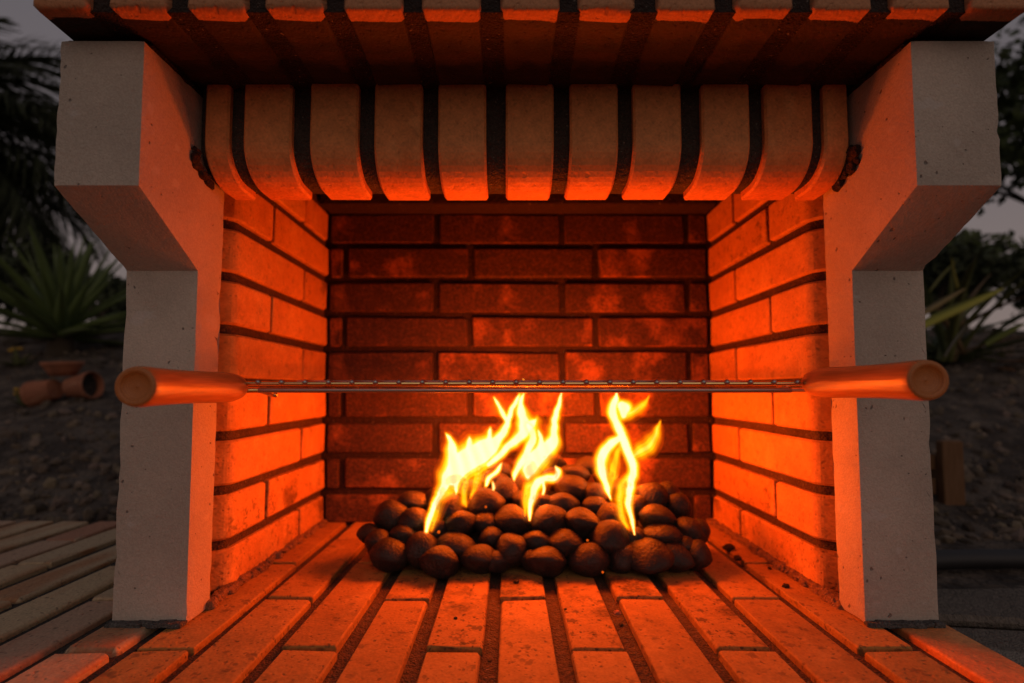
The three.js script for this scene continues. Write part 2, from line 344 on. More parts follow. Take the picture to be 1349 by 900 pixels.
for (const s of [-1, 1]) {
  const r = rng(s + 51), H = C - 0.0125;
  const wall = part('side_wall', pulled(noseOutline(s, -0.0, 0.0075, XW + 0.085), 0.7, 0, upY, 3), M.joint, barbecue);
  const bw = 0.045, geoF = {};
  for (let row = 0; row < 9; row++) {
    const y0 = row ? C0 + C * (row - 1) + 0.00625 : 0.002, h = row ? H : 0.0515;
    const zj = row % 2 ? 0.2364 : 0.116, gap = 0.0055;
    const backLen = zj - gap - 0.001;
    const g1 = (geoF['b' + (row % 2) + (row === 0)] ??= block(bw, h, backLen, 0.003, 300 + row + s, 0.0022));
    const b1 = part('brick', g1, row < 2 ? M.wallBrick[2] : pick(M.wallBrick, r), wall);
    b1.position.set(s * (XW + bw / 2 + (r() - 0.5) * 0.0025), y0 + h / 2, backLen / 2 + 0.001);
    const g2 = (geoF['f' + (row % 4) + (row === 0)] ??= pulled(noseOutline(s, zj + gap, 0, XW + 0.062), h, 0.003, upY, 320 + row + s, 6));
    const b2 = part('brick', g2, row < 2 && r() < 0.5 ? M.wallBrick[2] : pick(M.wallBrick.slice(0, 2), r), wall);
    b2.position.set(s * (r() - 0.5) * 0.002, y0, 0);
  }
}
// rough mortar smeared along the foot of both side walls
for (const s of [-1, 1]) {
  const r = rng(381 + s), bits = [];
  for (let z = 0.01; z < 0.385; z += 0.011) bits.push(block(0.012 + r() * 0.012, 0.009 + r() * 0.006, 0.014 + r() * 0.008, 0.003, 385 + Math.round(z * 1000) + s, 0.005).translate(s * (XW + 0.001 - r() * 0.003), 0.0025, z));
  part('mortar_fillet', mergeGeometries(bits), M.fillet, barbecue);
}
// concrete pillars with a corbelled head
function pillarShape() {
  const sh = new THREE.Shape();
  sh.moveTo(-0.43, 0); sh.lineTo(-0.43, 0.397); sh.lineTo(-0.527, 0.458); sh.lineTo(-0.527, 0.603); sh.lineTo(-0.38, 0.603); sh.lineTo(-0.384, 0); sh.closePath();
  return sh;
}
// the cast edges have worn and chipped: cut the faces small and knock their edges back unevenly
function chipped(g, s) {
  let q = new TessellateModifier(0.007, 9).modify(g);
  q.deleteAttribute('normal'); q.deleteAttribute('uv'); q = mergeVertices(q, 1e-5);
  const pts = [[0.43, 0], [0.43, 0.397], [0.527, 0.458], [0.527, 0.603], [0.38, 0.603], [0.384, 0]], p = q.attributes.position, x0 = s > 0 ? 0.377 : -0.4605, x1 = x0 + 0.0835;
  for (let i = 0; i < p.count; i++) {
    const x = p.getX(i), y = p.getY(i), z = p.getZ(i), dx = Math.min(x - x0, x1 - x);
    let best = 9, nz = 0, ny = 0;
    for (let k = 0; k < 6; k++) {
      const [az, ay] = pts[k], [bz, by] = pts[(k + 1) % 6], L = Math.hypot(bz - az, by - ay), t = clamp(((z - az) * (bz - az) + (y - ay) * (by - ay)) / L / L), d = Math.hypot(z - az - (bz - az) * t, y - ay - (by - ay) * t);
      if (d < best) { best = d; nz = (by - ay) / L; ny = -(bz - az) / L; }
    }
    const m = Math.max(dx, best);
    if (m > 0.007) continue;
    const n = (a) => vnoise(0.5 + y * 0.9 + z * 0.7, 0.5 + x * 0.9, a, a, 5 + s), chip = (0.35 + 1.5 * sstep(0.62, 0.95, n(90)) + 0.7 * n(260)) * 0.001 * (1 - m / 0.007);
    p.setXYZ(i, x + (x - x0 < x1 - x ? chip : -chip) * (dx < 0.007 ? 1 : 0), y - ny * chip, z - nz * chip);
  }
  return boxUV(toCreasedNormals(q, 0.5), s * 0.37, 0.11);
}
for (const s of [-1, 1]) {
  // outline in (-z, y), pulled along x, the corbel reaching back above the firebox wall
  const m = new THREE.Matrix4().set(0, 0, 1, 0, 0, 1, 0, 0, -1, 0, 0, 0, 0, 0, 0, 1);
  const g = pulled(pillarShape(), 0.0835, 0, m, 400 + s * 7, 4);
  g.translate(s > 0 ? 0.377 : -0.4605, 0.0005, 0);
  const p = part('concrete_pillar', chipped(g, s), M.concrete, barbecue);
  const r = rng(410 + s), bits = [];
  for (let i = 0; i < 7; i++) bits.push(block(0.012 + r() * 0.008, 0.005 + r() * 0.002, 0.008 + r() * 0.006, 0.0015, 420 + i + s, 0.002).translate(s * (0.385 + i * 0.0115), 0.0022, 0.432 + r() * 0.002));
  part('mortar_bed', mergeGeometries(bits), M.blackMortar, p);
}
// lintel of bullnosed bricks hung on edge
{
  const outline = (inset, top, back) => {       // in (-z, y)
    const sh = new THREE.Shape(), zf = 0.443 - inset, n = NOSE - inset, zc = 0.398, yc = 0.547;
    sh.moveTo(-zf, top); sh.lineTo(-zf, yc);
    for (let i = 1; i <= 10; i++) { const a = (i / 10) * Math.PI / 2; sh.lineTo(-(zc + Math.cos(a) * n), yc - Math.sin(a) * n); }
    sh.lineTo(-back, yc - n); sh.lineTo(-back, top); sh.closePath();
    return sh;
  };
  const m = new THREE.Matrix4().set(0, 0, 1, 0, 0, 1, 0, 0, -1, 0, 0, 0, 0, 0, 0, 1);
  const bed = part('lintel', pulled(outline(0.009, 0.614, 0.372), 0.752, 0, m, 2).translate(-0.376, 0, 0), M.lintelJoint, barbecue);
  const PL = 0.0752, WL = 0.0552, geos = [0, 1, 2, 3].map((i) => pulled(outline(0, 0.6135, 0.375), WL, 0.0025, m, 500 + i).translate(-WL / 2, 0, 0));
  const endGeo = pulled(outline(0, 0.6135, 0.375), 0.028, 0.0025, m, 510);
  const r = rng(520);
  for (let k = -4; k <= 4; k++) { const b = part('brick', pick(geos, r), pick(M.faceBrick, r), bed); b.position.set(k * PL + 0.004, (r() - 0.5) * 0.001, (r() - 0.5) * 0.0025); b.rotation.z = (r() - 0.5) * 0.008; }
  const e1 = part('brick', endGeo, M.faceBrick[0], bed); e1.position.set(-0.3685, 0, -0.001);
  const e2 = part('brick', endGeo, M.faceBrick[1], bed); e2.position.set(0.3445, 0, -0.001);
  // old mortar left hanging at both ends
  for (const s of [-1, 1]) {
    const rr = rng(530 + s), bits = [];
    for (let i = 0; i < 7; i++) { const y = 0.498 + i * 0.005 + rr() * 0.004, z = 0.452 - i * 0.0004 - 0.03 * Math.max(0, 1 - i / 2.5) ; bits.push(block(0.005 + rr() * 0.006, 0.006 + rr() * 0.006, 0.008 + rr() * 0.01, 0.002, 540 + i + s * 30, 0.004).translate(s * (0.3762 - rr() * 0.0015), y + 0.006, z - 0.006)); }
    part('mortar_lump', mergeGeometries(bits), M.sootJoint, bed);
  }
}
// mantel: a shelf of bricks on edge, soot and shade painted underneath
{
  const PM = 0.0722, y0 = 0.6095, H = 0.085, r = rng(601);
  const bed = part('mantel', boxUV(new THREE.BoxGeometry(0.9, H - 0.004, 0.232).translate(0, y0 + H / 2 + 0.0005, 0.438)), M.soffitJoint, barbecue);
  const geos = [0, 1, 2, 3].map((i) => {
    const g = block(0.0553, H, 0.118, 0.005, 610 + i, 0.0025), p = g.attributes.position, n = g.attributes.normal, uv = g.attributes.uv;
    for (let t = 0; t < p.count; t++) {
      const f = t - t % 3, ny = n.getY(f) + n.getY(f + 1) + n.getY(f + 2);
      if (ny < -0.9) uv.setXY(t, p.getX(t) + i * 0.06, p.getZ(t)); else uv.setXY(t, p.getX(t) + p.getZ(t) * 0.5, 0.118 + clamp(p.getY(t) * 0.9, -0.04, 0.04));
    }
    return g;
  }), inner = [0, 1].map((i) => block(0.0553, H, 0.112, 0.004, 620 + i, 0.003));
  for (let k = -6; k <= 6; k++) {
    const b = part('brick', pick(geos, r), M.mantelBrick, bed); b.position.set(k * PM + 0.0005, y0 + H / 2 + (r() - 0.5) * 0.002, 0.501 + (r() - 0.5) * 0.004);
    b.rotation.z = (r() - 0.5) * 0.012;
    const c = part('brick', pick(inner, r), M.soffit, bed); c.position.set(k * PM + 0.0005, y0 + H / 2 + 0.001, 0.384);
  }
  for (const s of [-1, 1]) part('mortar_pad', block(0.083, 0.0075, 0.13, 0.002, 630 + s, 0.004).translate(s * 0.4185, 0.6065, 0.452), M.sootJoint, bed);
}
// smoke shelf and hood above the firebox, outside the frame but for the shelf's lip
{
  part('smoke_shelf', block(2 * XW, 0.05, 0.055, 0.003, 650, 0.001).translate(0, 0.6405, 0.0275), M.sootJoint, barbecue);
  const hood = [];
  hood.push(new THREE.BoxGeometry(0.93, 0.62, 0.05).translate(0, 1.012, 0.345), new THREE.BoxGeometry(0.93, 0.62, 0.05).translate(0, 1.012, -0.08), new THREE.BoxGeometry(0.05, 0.62, 0.375).translate(-0.44, 1.012, 0.1325), new THREE.BoxGeometry(0.05, 0.62, 0.375).translate(0.44, 1.012, 0.1325), new THREE.BoxGeometry(0.95, 0.05, 0.5).translate(0, 1.348, 0.13));
  part('chimney_hood', boxUV(mergeGeometries(hood.map((g) => g.toNonIndexed()))), M.concrete, barbecue);
}

// ------------------------------------------------------------------ patio beside the barbecue
{
  const PF = 0.0733, W = 0.058, r = rng(701);
  const base = ground('patio', boxUV(new THREE.BoxGeometry(12 * PF, 0.05, 1.27).translate(-11.5 * PF, -0.0325, 0.615)), M.patioJoint);
  const geos = [0, 1, 2, 3, 4].map((i) => block(W, 0.05, LB - 0.003, 0.004, 710 + i, 0.003)), ends = {};
  for (let k = -6; k >= -17; k--) {
    const j0 = -0.02 - (k % 2 ? LB * 0.5 : 0);
    for (let n = 0; n < 7; n++) {
      let z0 = Math.max(j0 + LB * n, -0.02), z1 = Math.min(j0 + LB * (n + 1), 1.25);
      if (z1 - z0 < 0.05) continue;
      const full = Math.abs(z1 - z0 - LB) < 1e-6;
      const g = full ? pick(geos, r) : (ends[(z1 - z0).toFixed(3)] ??= block(W, 0.05, z1 - z0 - 0.003, 0.004, 730 + Math.round(z1 * 100), 0.003));
      const b = part('paving_brick', g, pick(M.paver, r), base);
      b.position.set(k * PF - 0.0007 + (r() - 0.5) * 0.002, -0.0255 + (r() - 0.5) * 0.003, (z0 + z1) / 2); b.rotation.z = (r() - 0.5) * 0.02;
    }
  }
}

// ------------------------------------------------------------------ ground: flat beside the barbecue, a garden bank behind
const bank = (x, z) => {
  const rise = -0.058 + 0.3 * clamp(-z - 0.1, 0, 2.55) + 0.02 * clamp(-z - 2.65, 0, 60);
  const k = sstep(0.05, 0.5, -z) * 0.028;
  return rise + k * (Math.sin(x * 5.1 + z * 3.3) * 0.5 + Math.sin(x * 11.7 - z * 9.1 + 1) * 0.35 + Math.sin(x * 2.3 + 2) * 0.6);
};
{
  const xs = [], zs = [];
  for (let i = 0; i <= 90; i++) { const t = i / 45 - 1; xs.push(Math.sign(t) * (Math.abs(t) * 3.2 + Math.pow(Math.abs(t), 7) * 250)); }
  for (let i = 0; i <= 70; i++) { const t = i / 70; zs.push(3.2 - t * 7 - Math.pow(t, 12) * 260); }
  zs.unshift(60, 12);
  const pos = [], uv = [], idx = [];
  zs.forEach((z) => xs.forEach((x) => { pos.push(x, bank(x, z), z); uv.push(x, z); }));
  const n = xs.length;
  for (let j = 0; j < zs.length - 1; j++) for (let i = 0; i < n - 1; i++) { const a = j * n + i; idx.push(a, a + 1, a + n, a + 1, a + n + 1, a + n); }
  const g = new THREE.BufferGeometry();
  g.setAttribute('position', new THREE.Float32BufferAttribute(pos, 3)); g.setAttribute('uv', new THREE.Float32BufferAttribute(uv, 2)); g.setIndex(idx); g.computeVertexNormals();
  ground('ground', g, M.soil);
  const inst = new THREE.InstancedMesh(new THREE.IcosahedronGeometry(1, 0), flat(0.13, 0.105, 0.085, 1, { flatShading: true }), 5200);
  const r = rng(801), m = new THREE.Matrix4(), q = new THREE.Quaternion(), col = new THREE.Color();
  for (let i = 0; i < 5200; i++) {
    const left = r() < 0.55, z = -0.06 - Math.pow(r(), 1.3) * 2.6, d = 1.0065 - z;
    const x = left ? -(0.5 + r() * 0.75) * d * 0.98 : (0.62 + r() * 0.55) * d;
    const s = 0.004 + Math.pow(r(), 4) * 0.016;
    q.setFromEuler(new THREE.Euler(r() * 6, r() * 6, r() * 6));
    m.compose(V(x, bank(x, z) + s * 0.2, z), q, V(s * (0.7 + r()), s * 0.7, s)); inst.setMatrixAt(i, m);
    const k = 0.35 + r() * 1.1; inst.setColorAt(i, col.setRGB(k, k * (0.9 + r() * 0.1), k * (0.8 + r() * 0.15)));
  }
  inst.name = 'gravel'; inst.castShadow = inst.receiveShadow = true; scene.add(inst);
  tag(inst, 'small stones and chips scattered over the dark garden soil', 'gravel', null, 'stuff');
}
// stone flags right of the barbecue, up to the hose
{
  const r = rng(821);
  const poly = (pts, h, label) => {
    const sh = new THREE.Shape(pts.map(([x, z]) => new THREE.Vector2(x, -z)));
    const g = pulled(sh, h, 0.006, upY, 830 + Math.round(pts[0][0] * 100));
    g.translate(0, -0.06, 0); return single('paving_stone', g, M.stone, label, 'paving stone');
  };
  poly([[0.475, 0.19], [0.66, 0.215], [0.98, 0.2], [1.0, 0.315], [0.72, 0.33], [0.48, 0.3]], 0.018, 'weathered paving stone between the black hose and the right pillar foot');
  poly([[0.478, 0.315], [0.72, 0.345], [1.05, 0.33], [1.1, 0.8], [0.48, 0.8]], 0.012, 'large dark paving stone along the right edge of the hearth bricks');
}
single('garden_hose', tube([V(0.47, -0.034, 0.118), V(0.6, -0.039, 0.11), V(0.8, -0.037, 0.098), V(1.05, -0.038, 0.1), V(1.5, -0.038, 0.085), V(2.2, -0.038, 0.1)], 0.0165, 60, 12), M.rubber, 'thick black hose lying on the ground right of the barbecue', 'hose');

// ------------------------------------------------------------------ grill rack with two wooden handles
{
  const g = thing('grill_rack', 'wire grill rack over the fire with two round wooden handles', 'grill rack', [0, 0, 0]);
  const yl = 0.2602, yu = 0.268, XR = 0.302;
  part('lower_frame', mergeGeometries([rod(V(-XR - 0.006, yl, 0.42), V(XR + 0.006, yl, 0.42), 0.0032), rod(V(-XR, yl, 0.05), V(XR, yl, 0.05), 0.0023), rod(V(-XR, yl - 0.0001, 0.42), V(-XR, yl - 0.0001, 0.05), 0.0021), rod(V(XR, yl - 0.0001, 0.42), V(XR, yl - 0.0001, 0.05), 0.0021)]), M.steel, g);
  part('front_rim', rod(V(-0.338, yu - 0.0004, 0.429), V(0.338, yu - 0.0004, 0.429), 0.0027), M.fireTintedMetal, g);
  part('upper_frame', mergeGeometries([rod(V(-XR, yu, 0.05), V(XR, yu, 0.05), 0.0018), rod(V(-0.3375, yu, 0.429), V(-XR, yu, 0.05), 0.0018), rod(V(0.3375, yu, 0.429), V(XR, yu, 0.05), 0.0018)]), M.steel, g);
  for (const z of [0.08, 0.12, 0.16, 0.24, 0.32]) part('cross_wire', rod(V(-XR - 0.004, yu + 0.0036, z), V(XR + 0.004, yu + 0.0036, z), 0.0018, 8), M.steel, g);
  const wg = mergeGeometries([rod(V(0, 0, 0), V(0, 0, -0.382), 0.0017, 8), new THREE.SphereGeometry(0.0033, 10, 8)]);
  for (let i = 0; i < 24; i++) { const w = part('wire', wg, M.steel, g); w.position.set(-0.3035 + i * 0.02665, yu + 0.0012, 0.4312); }
  for (const s of [-1, 1]) {
    const yh = s < 0 ? 0.2633 : 0.2685;
    const prof = [[0.0, 0.0], [0.0085, 0.0], [0.0108, 0.002], [0.0142, 0.011], [0.0162, 0.026], [0.0167, 0.045], [0.0161, 0.075], [0.0157, 0.11], [0.0159, 0.145], [0.0165, 0.17], [0.0168, 0.181], [0.0165, 0.1855], [0.0158, 0.188]];
    const lathe = (p) => { const q = new THREE.LatheGeometry(p.map(([a, b]) => new THREE.Vector2(a, b)), 40); const uv = q.attributes.uv, ps = q.attributes.position; for (let i = 0; i < uv.count; i++) uv.setXY(i, uv.getX(i) * 0.1, ps.getY(i)); return q; };
    const h = part('handle', lathe(prof), M.wood, g);
    h.rotation.x = Math.PI / 2; h.rotation.order = 'YXZ'; h.rotation.y = s * -0.09; h.position.set(s * 0.3335, yh, 0.415);
    const cap = lathe([[0.0158, 0.188], [0.0143, 0.1892], [0.0122, 0.189], [0.0108, 0.1878], [0.0098, 0.1866], [0.006, 0.1855], [0.0015, 0.1852], [0.0006, 0.186], [0, 0.1861]]);
    { const uv = cap.attributes.uv, ps = cap.attributes.position; for (let i = 0; i < uv.count; i++) uv.setXY(i, ps.getX(i) + 0.025, ps.getZ(i) + 0.025); }
    part('end_cap', cap, M.endGrain, h);
    part('stub', mergeGeometries([new THREE.SphereGeometry(0.0031, 10, 8).translate(s * 0.292, yh - 0.0088, 0.414), tube([V(s * 0.3335, yh - 0.0035, 0.418), V(s * 0.327, yh - 0.0035, 0.412), V(s * 0.314, yh - 0.0037, 0.407), V(s * 0.304, yh - 0.0065, 0.407), V(s * 0.297, yh - 0.0085, 0.409), V(s * 0.292, yh - 0.0088, 0.414)], 0.0031, 28, 10)]), M.fireTintedMetal, g);
    for (const z of [0.09, 0.352]) part('support_pin', rod(V(s * 0.392, yl, z), V(s * 0.3038, yl, z), 0.0027), M.steel, g);
  }
}

// ------------------------------------------------------------------ charcoal heap
const coalGeos = [0, 1, 2, 3, 4].map((s) => {
  const g = new THREE.SphereGeometry(1, 26, 18), p = g.attributes.position, q = 0.5 + s * 0.04;
  for (let i = 0; i < p.count; i++) {
    let x = p.getX(i), y = p.getY(i), z = p.getZ(i);
    const rr = Math.hypot(x, z), t = 1 - Math.pow(rr, 1.95);
    const sq = Math.pow(Math.pow(Math.abs(x), 2.2) + Math.pow(Math.abs(z), 2.2) + 1e-9, 1 / 2.2) / (rr + 1e-9);
    y = Math.sign(y) * Math.pow(Math.max(0, t), 0.66);
    const w = 1 + 0.035 * Math.sin(x * 4 + s * 2.1 + z * 2) + 0.03 * Math.sin(z * 5.3 + y * 3 + s);
    p.setXYZ(i, (x / (0.6 + 0.4 * sq)) * w, y * w * 0.97, (z / (0.6 + 0.4 * sq)) * w);
  }
  g.computeVertexNormals();
  const uv = g.attributes.uv; for (let i = 0; i < uv.count; i++) uv.setXY(i, uv.getX(i) * 0.16 + s * 0.31, uv.getY(i) * 0.08 + s * 0.13);
  return g;
});
const FRONT = 0.303, SLOPE = 0.8;
{
  const COALS = 'charcoal briquettes in the heap';
  const usual = 'dark charcoal briquette buried inside the heap under the outer ones';
  // pixel centres of the briquettes that show, in the photograph's lower middle, with width, height and tilt (degrees)
  const seen = [
    [580, 747, 50, 36, 5, 'rounded briquette lying alone in front, lowest at the left of the heap'], [600, 720, 50, 33, 8], [555, 724, 46, 40, -10], [514, 731, 48, 38, 15], [499, 714, 36, 28, 10, 'small briquette at the far left tip of the heap'],
    [515, 681, 44, 37, -25], [543, 688, 44, 33, -15], [487, 703, 32, 22, 0], [546, 661, 42, 24, 10], [594, 672, 38, 44, -50], [605, 692, 44, 31, -20],
    [640, 665, 50, 37, -15], [632, 736, 50, 32, 8], [674, 688, 50, 38, 8], [673, 725, 40, 42, 50], [647, 708, 26, 30, 70], [707, 716, 42, 28, 5], [723, 688, 48, 38, -28], [745, 717, 50, 34, 8],
    [719, 741, 54, 33, 4], [776, 741, 52, 38, -4], [803, 711, 54, 46, 8, 'broad briquette below the right flame'], [766, 690, 50, 34, 12], [741, 665, 44, 28, 2], [755, 644, 50, 31, 18], [667, 647, 38, 31, 14],
    [820, 736, 42, 30, -30], [855, 737, 31, 58, 78, 'briquette standing on its edge at the right front of the heap'], [888, 734, 52, 32, 4], [873, 706, 52, 29, 3], [866, 684, 48, 31, 14], [859, 657, 42, 38, 35], [800, 681, 32, 36, 60],
    [893, 667, 34, 31, 40], [783, 651, 34, 27, 30], [757, 624, 40, 21, 12, 'flat briquette on top of the heap between the two flames'], [713, 664, 40, 24, 0], [690, 640, 40, 25, -10], [620, 648, 40, 26, 5], [577, 655, 38, 25, -10],
    [906, 701, 42, 34, 30], [917, 731, 36, 34, 20], [903, 722, 34, 26, -5], [920, 700, 28, 28, 10, 'briquette at the far right end of the heap'], [838, 668, 36, 28, 20], [640, 690, 34, 26, 10], [700, 738, 30, 24, 0], [655, 740, 34, 26, 0], [530, 706, 36, 26, 0], [575, 700, 34, 26, -30], [835, 710, 30, 28, 30], [690, 660, 34, 24, 20],
    [812, 690, 30, 24, 0], [785, 668, 36, 26, 10], [730, 630, 38, 24, 0], [880, 650, 36, 26, 20], [600, 640, 36, 24, 10], [650, 632, 36, 22, -8], [820, 645, 36, 24, 0], [700, 625, 36, 22, 8], [690, 613, 36, 20, -6], [728, 610, 34, 20, 10], [775, 613, 36, 20, -8], [660, 620, 34, 20, 12], [800, 630, 34, 22, 14],
  ];
  const r = rng(901), placed = [];
  let proto = null;
  const ORD = ['first', 'second', 'third', 'fourth', 'fifth', 'sixth', 'seventh', 'eighth', 'ninth', 'tenth', 'eleventh', 'twelfth', 'thirteenth', 'fourteenth', 'fifteenth', 'sixteenth', 'seventeenth', 'eighteenth'];
  const rowOf = (v) => v > 715 ? 'lowest row' : v > 690 ? 'second row up' : v > 665 ? 'third row up' : v > 641 ? 'upper row' : 'topmost row';
  const rows = {};
  seen.forEach((q) => (rows[rowOf(q[1])] ??= []).push(q));
  for (const [name, list] of Object.entries(rows)) list.sort((a, b) => a[0] - b[0]).forEach((q, i) => { q[5] ??= 'dark charcoal briquette, ' + ORD[i] + ' from left in the ' + name + ' of the heap'; });
  const add = (p, a, b, c, quat, label) => {
    const m = proto ? proto.clone() : new THREE.Mesh(coalGeos[0], M.coal);
    if (!proto) { proto = m; m.castShadow = m.receiveShadow = true; }
    m.geometry = coalGeos[Math.floor(r() * 5)];
    m.name = numbered('charcoal_briquette'); m.userData = {};
    tag(m, label ?? usual, 'charcoal', COALS);
    m.position.copy(p); m.scale.set(a, b, c); m.quaternion.copy(quat); scene.add(m);
    placed.push([p.clone(), Math.max(a, c) * 0.9]);
  };
  const c0 = Math.cos(PITCH), s0 = Math.sin(PITCH);
  for (const [u, v, w, h, rot, label] of seen) {
    const x = (u - CX) / F, y = -(v - CY) / F, dy = y * c0 + s0, dz = y * s0 - c0;
    let t = (SLOPE * (FRONT - 0.013 - EYE.z) - EYE.y) / (dy + SLOPE * dz);
    const P = V(EYE.x + x * t, EYE.y + dy * t, EYE.z + dz * t), px = t / F;
    const a = (w / 2) * px * 1.1, b = (h / 2) * px * 1.2;
    P.y = Math.max(P.y, 0.55 * b + 0.004);
    const face = new THREE.Quaternion().setFromEuler(new THREE.Euler(-0.2 + (r() - 0.5) * 1.0, (r() - 0.5) * 1.2, THREE.MathUtils.degToRad(-rot)));
    add(P, a, b, Math.max(a * (0.75 + r() * 0.25), b), face, label);
  }
  // the heap's inside and back
  for (let L = 0; L < 5; L++) for (let zi = 0; zi < 6; zi++) for (let xi = -7; xi <= 7; xi++) {
    const y = 0.017 + L * 0.03, z = 0.065 + zi * 0.045 + (xi & 1) * 0.02 + (r() - 0.5) * 0.014, x = 0.012 + xi * 0.043 + (L & 1) * 0.02 + (r() - 0.5) * 0.014;
    const half = 0.24 - L * 0.05 - Math.max(0, 0.12 - z) * 0.6;
    if (Math.abs(x - 0.015) > half || z + y / SLOPE > FRONT - 0.045 || z < 0.05 + L * 0.028) continue;
    const p = V(x, y, z);
    if (placed.some(([q, s]) => q.distanceTo(p) < 0.031)) continue;
    add(p, 0.028, 0.0205, 0.025, new THREE.Quaternion().setFromEuler(new THREE.Euler((r() - 0.5) * 0.9, r() * 3, (r() - 0.5) * 0.9)));
  }
  // crumbs on the hearth
  const crumbs = [[813, 806, 9], [818, 821, 7, 'black crumb in a hearth joint just below the reddish brick chip'], [1035, 771, 9, 'black crumb on the hearth bricks beside the foot of the right side wall'], [960, 722, 14, 'largest black crumb, right of the heap near the right side wall'], [972, 735, 10, 'black crumb just below the largest crumb right of the heap'], [1014, 747, 5, 'tiny black crumb at the foot of the right side wall'], [645, 868, 5, 'tiny black crumb in the joint near the bottom of the photo'], [680, 765, 8, 'black crumb right in front of the middle of the heap'], [600, 812, 5, 'tiny black crumb on a brick left of the middle'], [745, 800, 4, 'tiniest black crumb, in a joint in front of the heap']];
  const cg = [0, 1, 2].map((s) => { const g = new THREE.IcosahedronGeometry(1, 1), p = g.attributes.position; for (let i = 0; i < p.count; i++) { const k = 0.75 + 0.5 * hash(Math.round(p.getX(i) * 50), Math.round(p.getY(i) * 50) + Math.round(p.getZ(i) * 77), s); p.setXYZ(i, p.getX(i) * k, p.getY(i) * k * 0.7, p.getZ(i) * k); } g.computeVertexNormals(); return g; });
  crumbs.forEach(([u, v, w], i) => {
    const x = (u - CX) / F, y = -(v - CY) / F, dy = y * c0 + s0, dz = y * s0 - c0, t = (0.003 - EYE.y) / dy, s = (w / 2) * t / F;
    const m = part(numbered('charcoal_crumb'), cg[i % 3], i === 0 ? M.terracotta : M.coal, scene);
    m.position.set(EYE.x + x * t, s * 0.4, EYE.z + dz * t); m.scale.setScalar(s); m.rotation.y = i;
    tag(m, i === 0 ? 'small reddish brick chip in a hearth joint in front of the heap' : crumbs[i][3], 'crumb', 'loose crumbs on the hearth');
  });
}

// small embers glowing between the briquettes
{
  const em = new THREE.MeshStandardMaterial({ color: 0x000000, emissive: new THREE.Color().setRGB(0.8, 0.1, 0.004), roughness: 1, name: 'ember' }), eg = new THREE.IcosahedronGeometry(1, 1);
  for (const [u, v, w, which] of [[575, 729, 3, 'at the foot of the left front briquettes'], [805, 669, 3, 'just left of the right flame'], [774, 712, 3, 'in a gap below the middle of the heap'], [794, 754, 3, 'at its very foot, right of the middle'], [578, 701, 4, 'under the foot of the left flame'], [640, 668, 3, 'between the left and middle flames']]) {
    const z = depthOf(v) - 0.004, q = at(u, v, z), m = single('ember', eg, em, 'tiny glowing ember in the charcoal heap, ' + which, 'ember', 'embers in the charcoal heap');
    m.position.copy(q); m.scale.setScalar((w / 2) * (1.0065 - z) / F);
  }
}
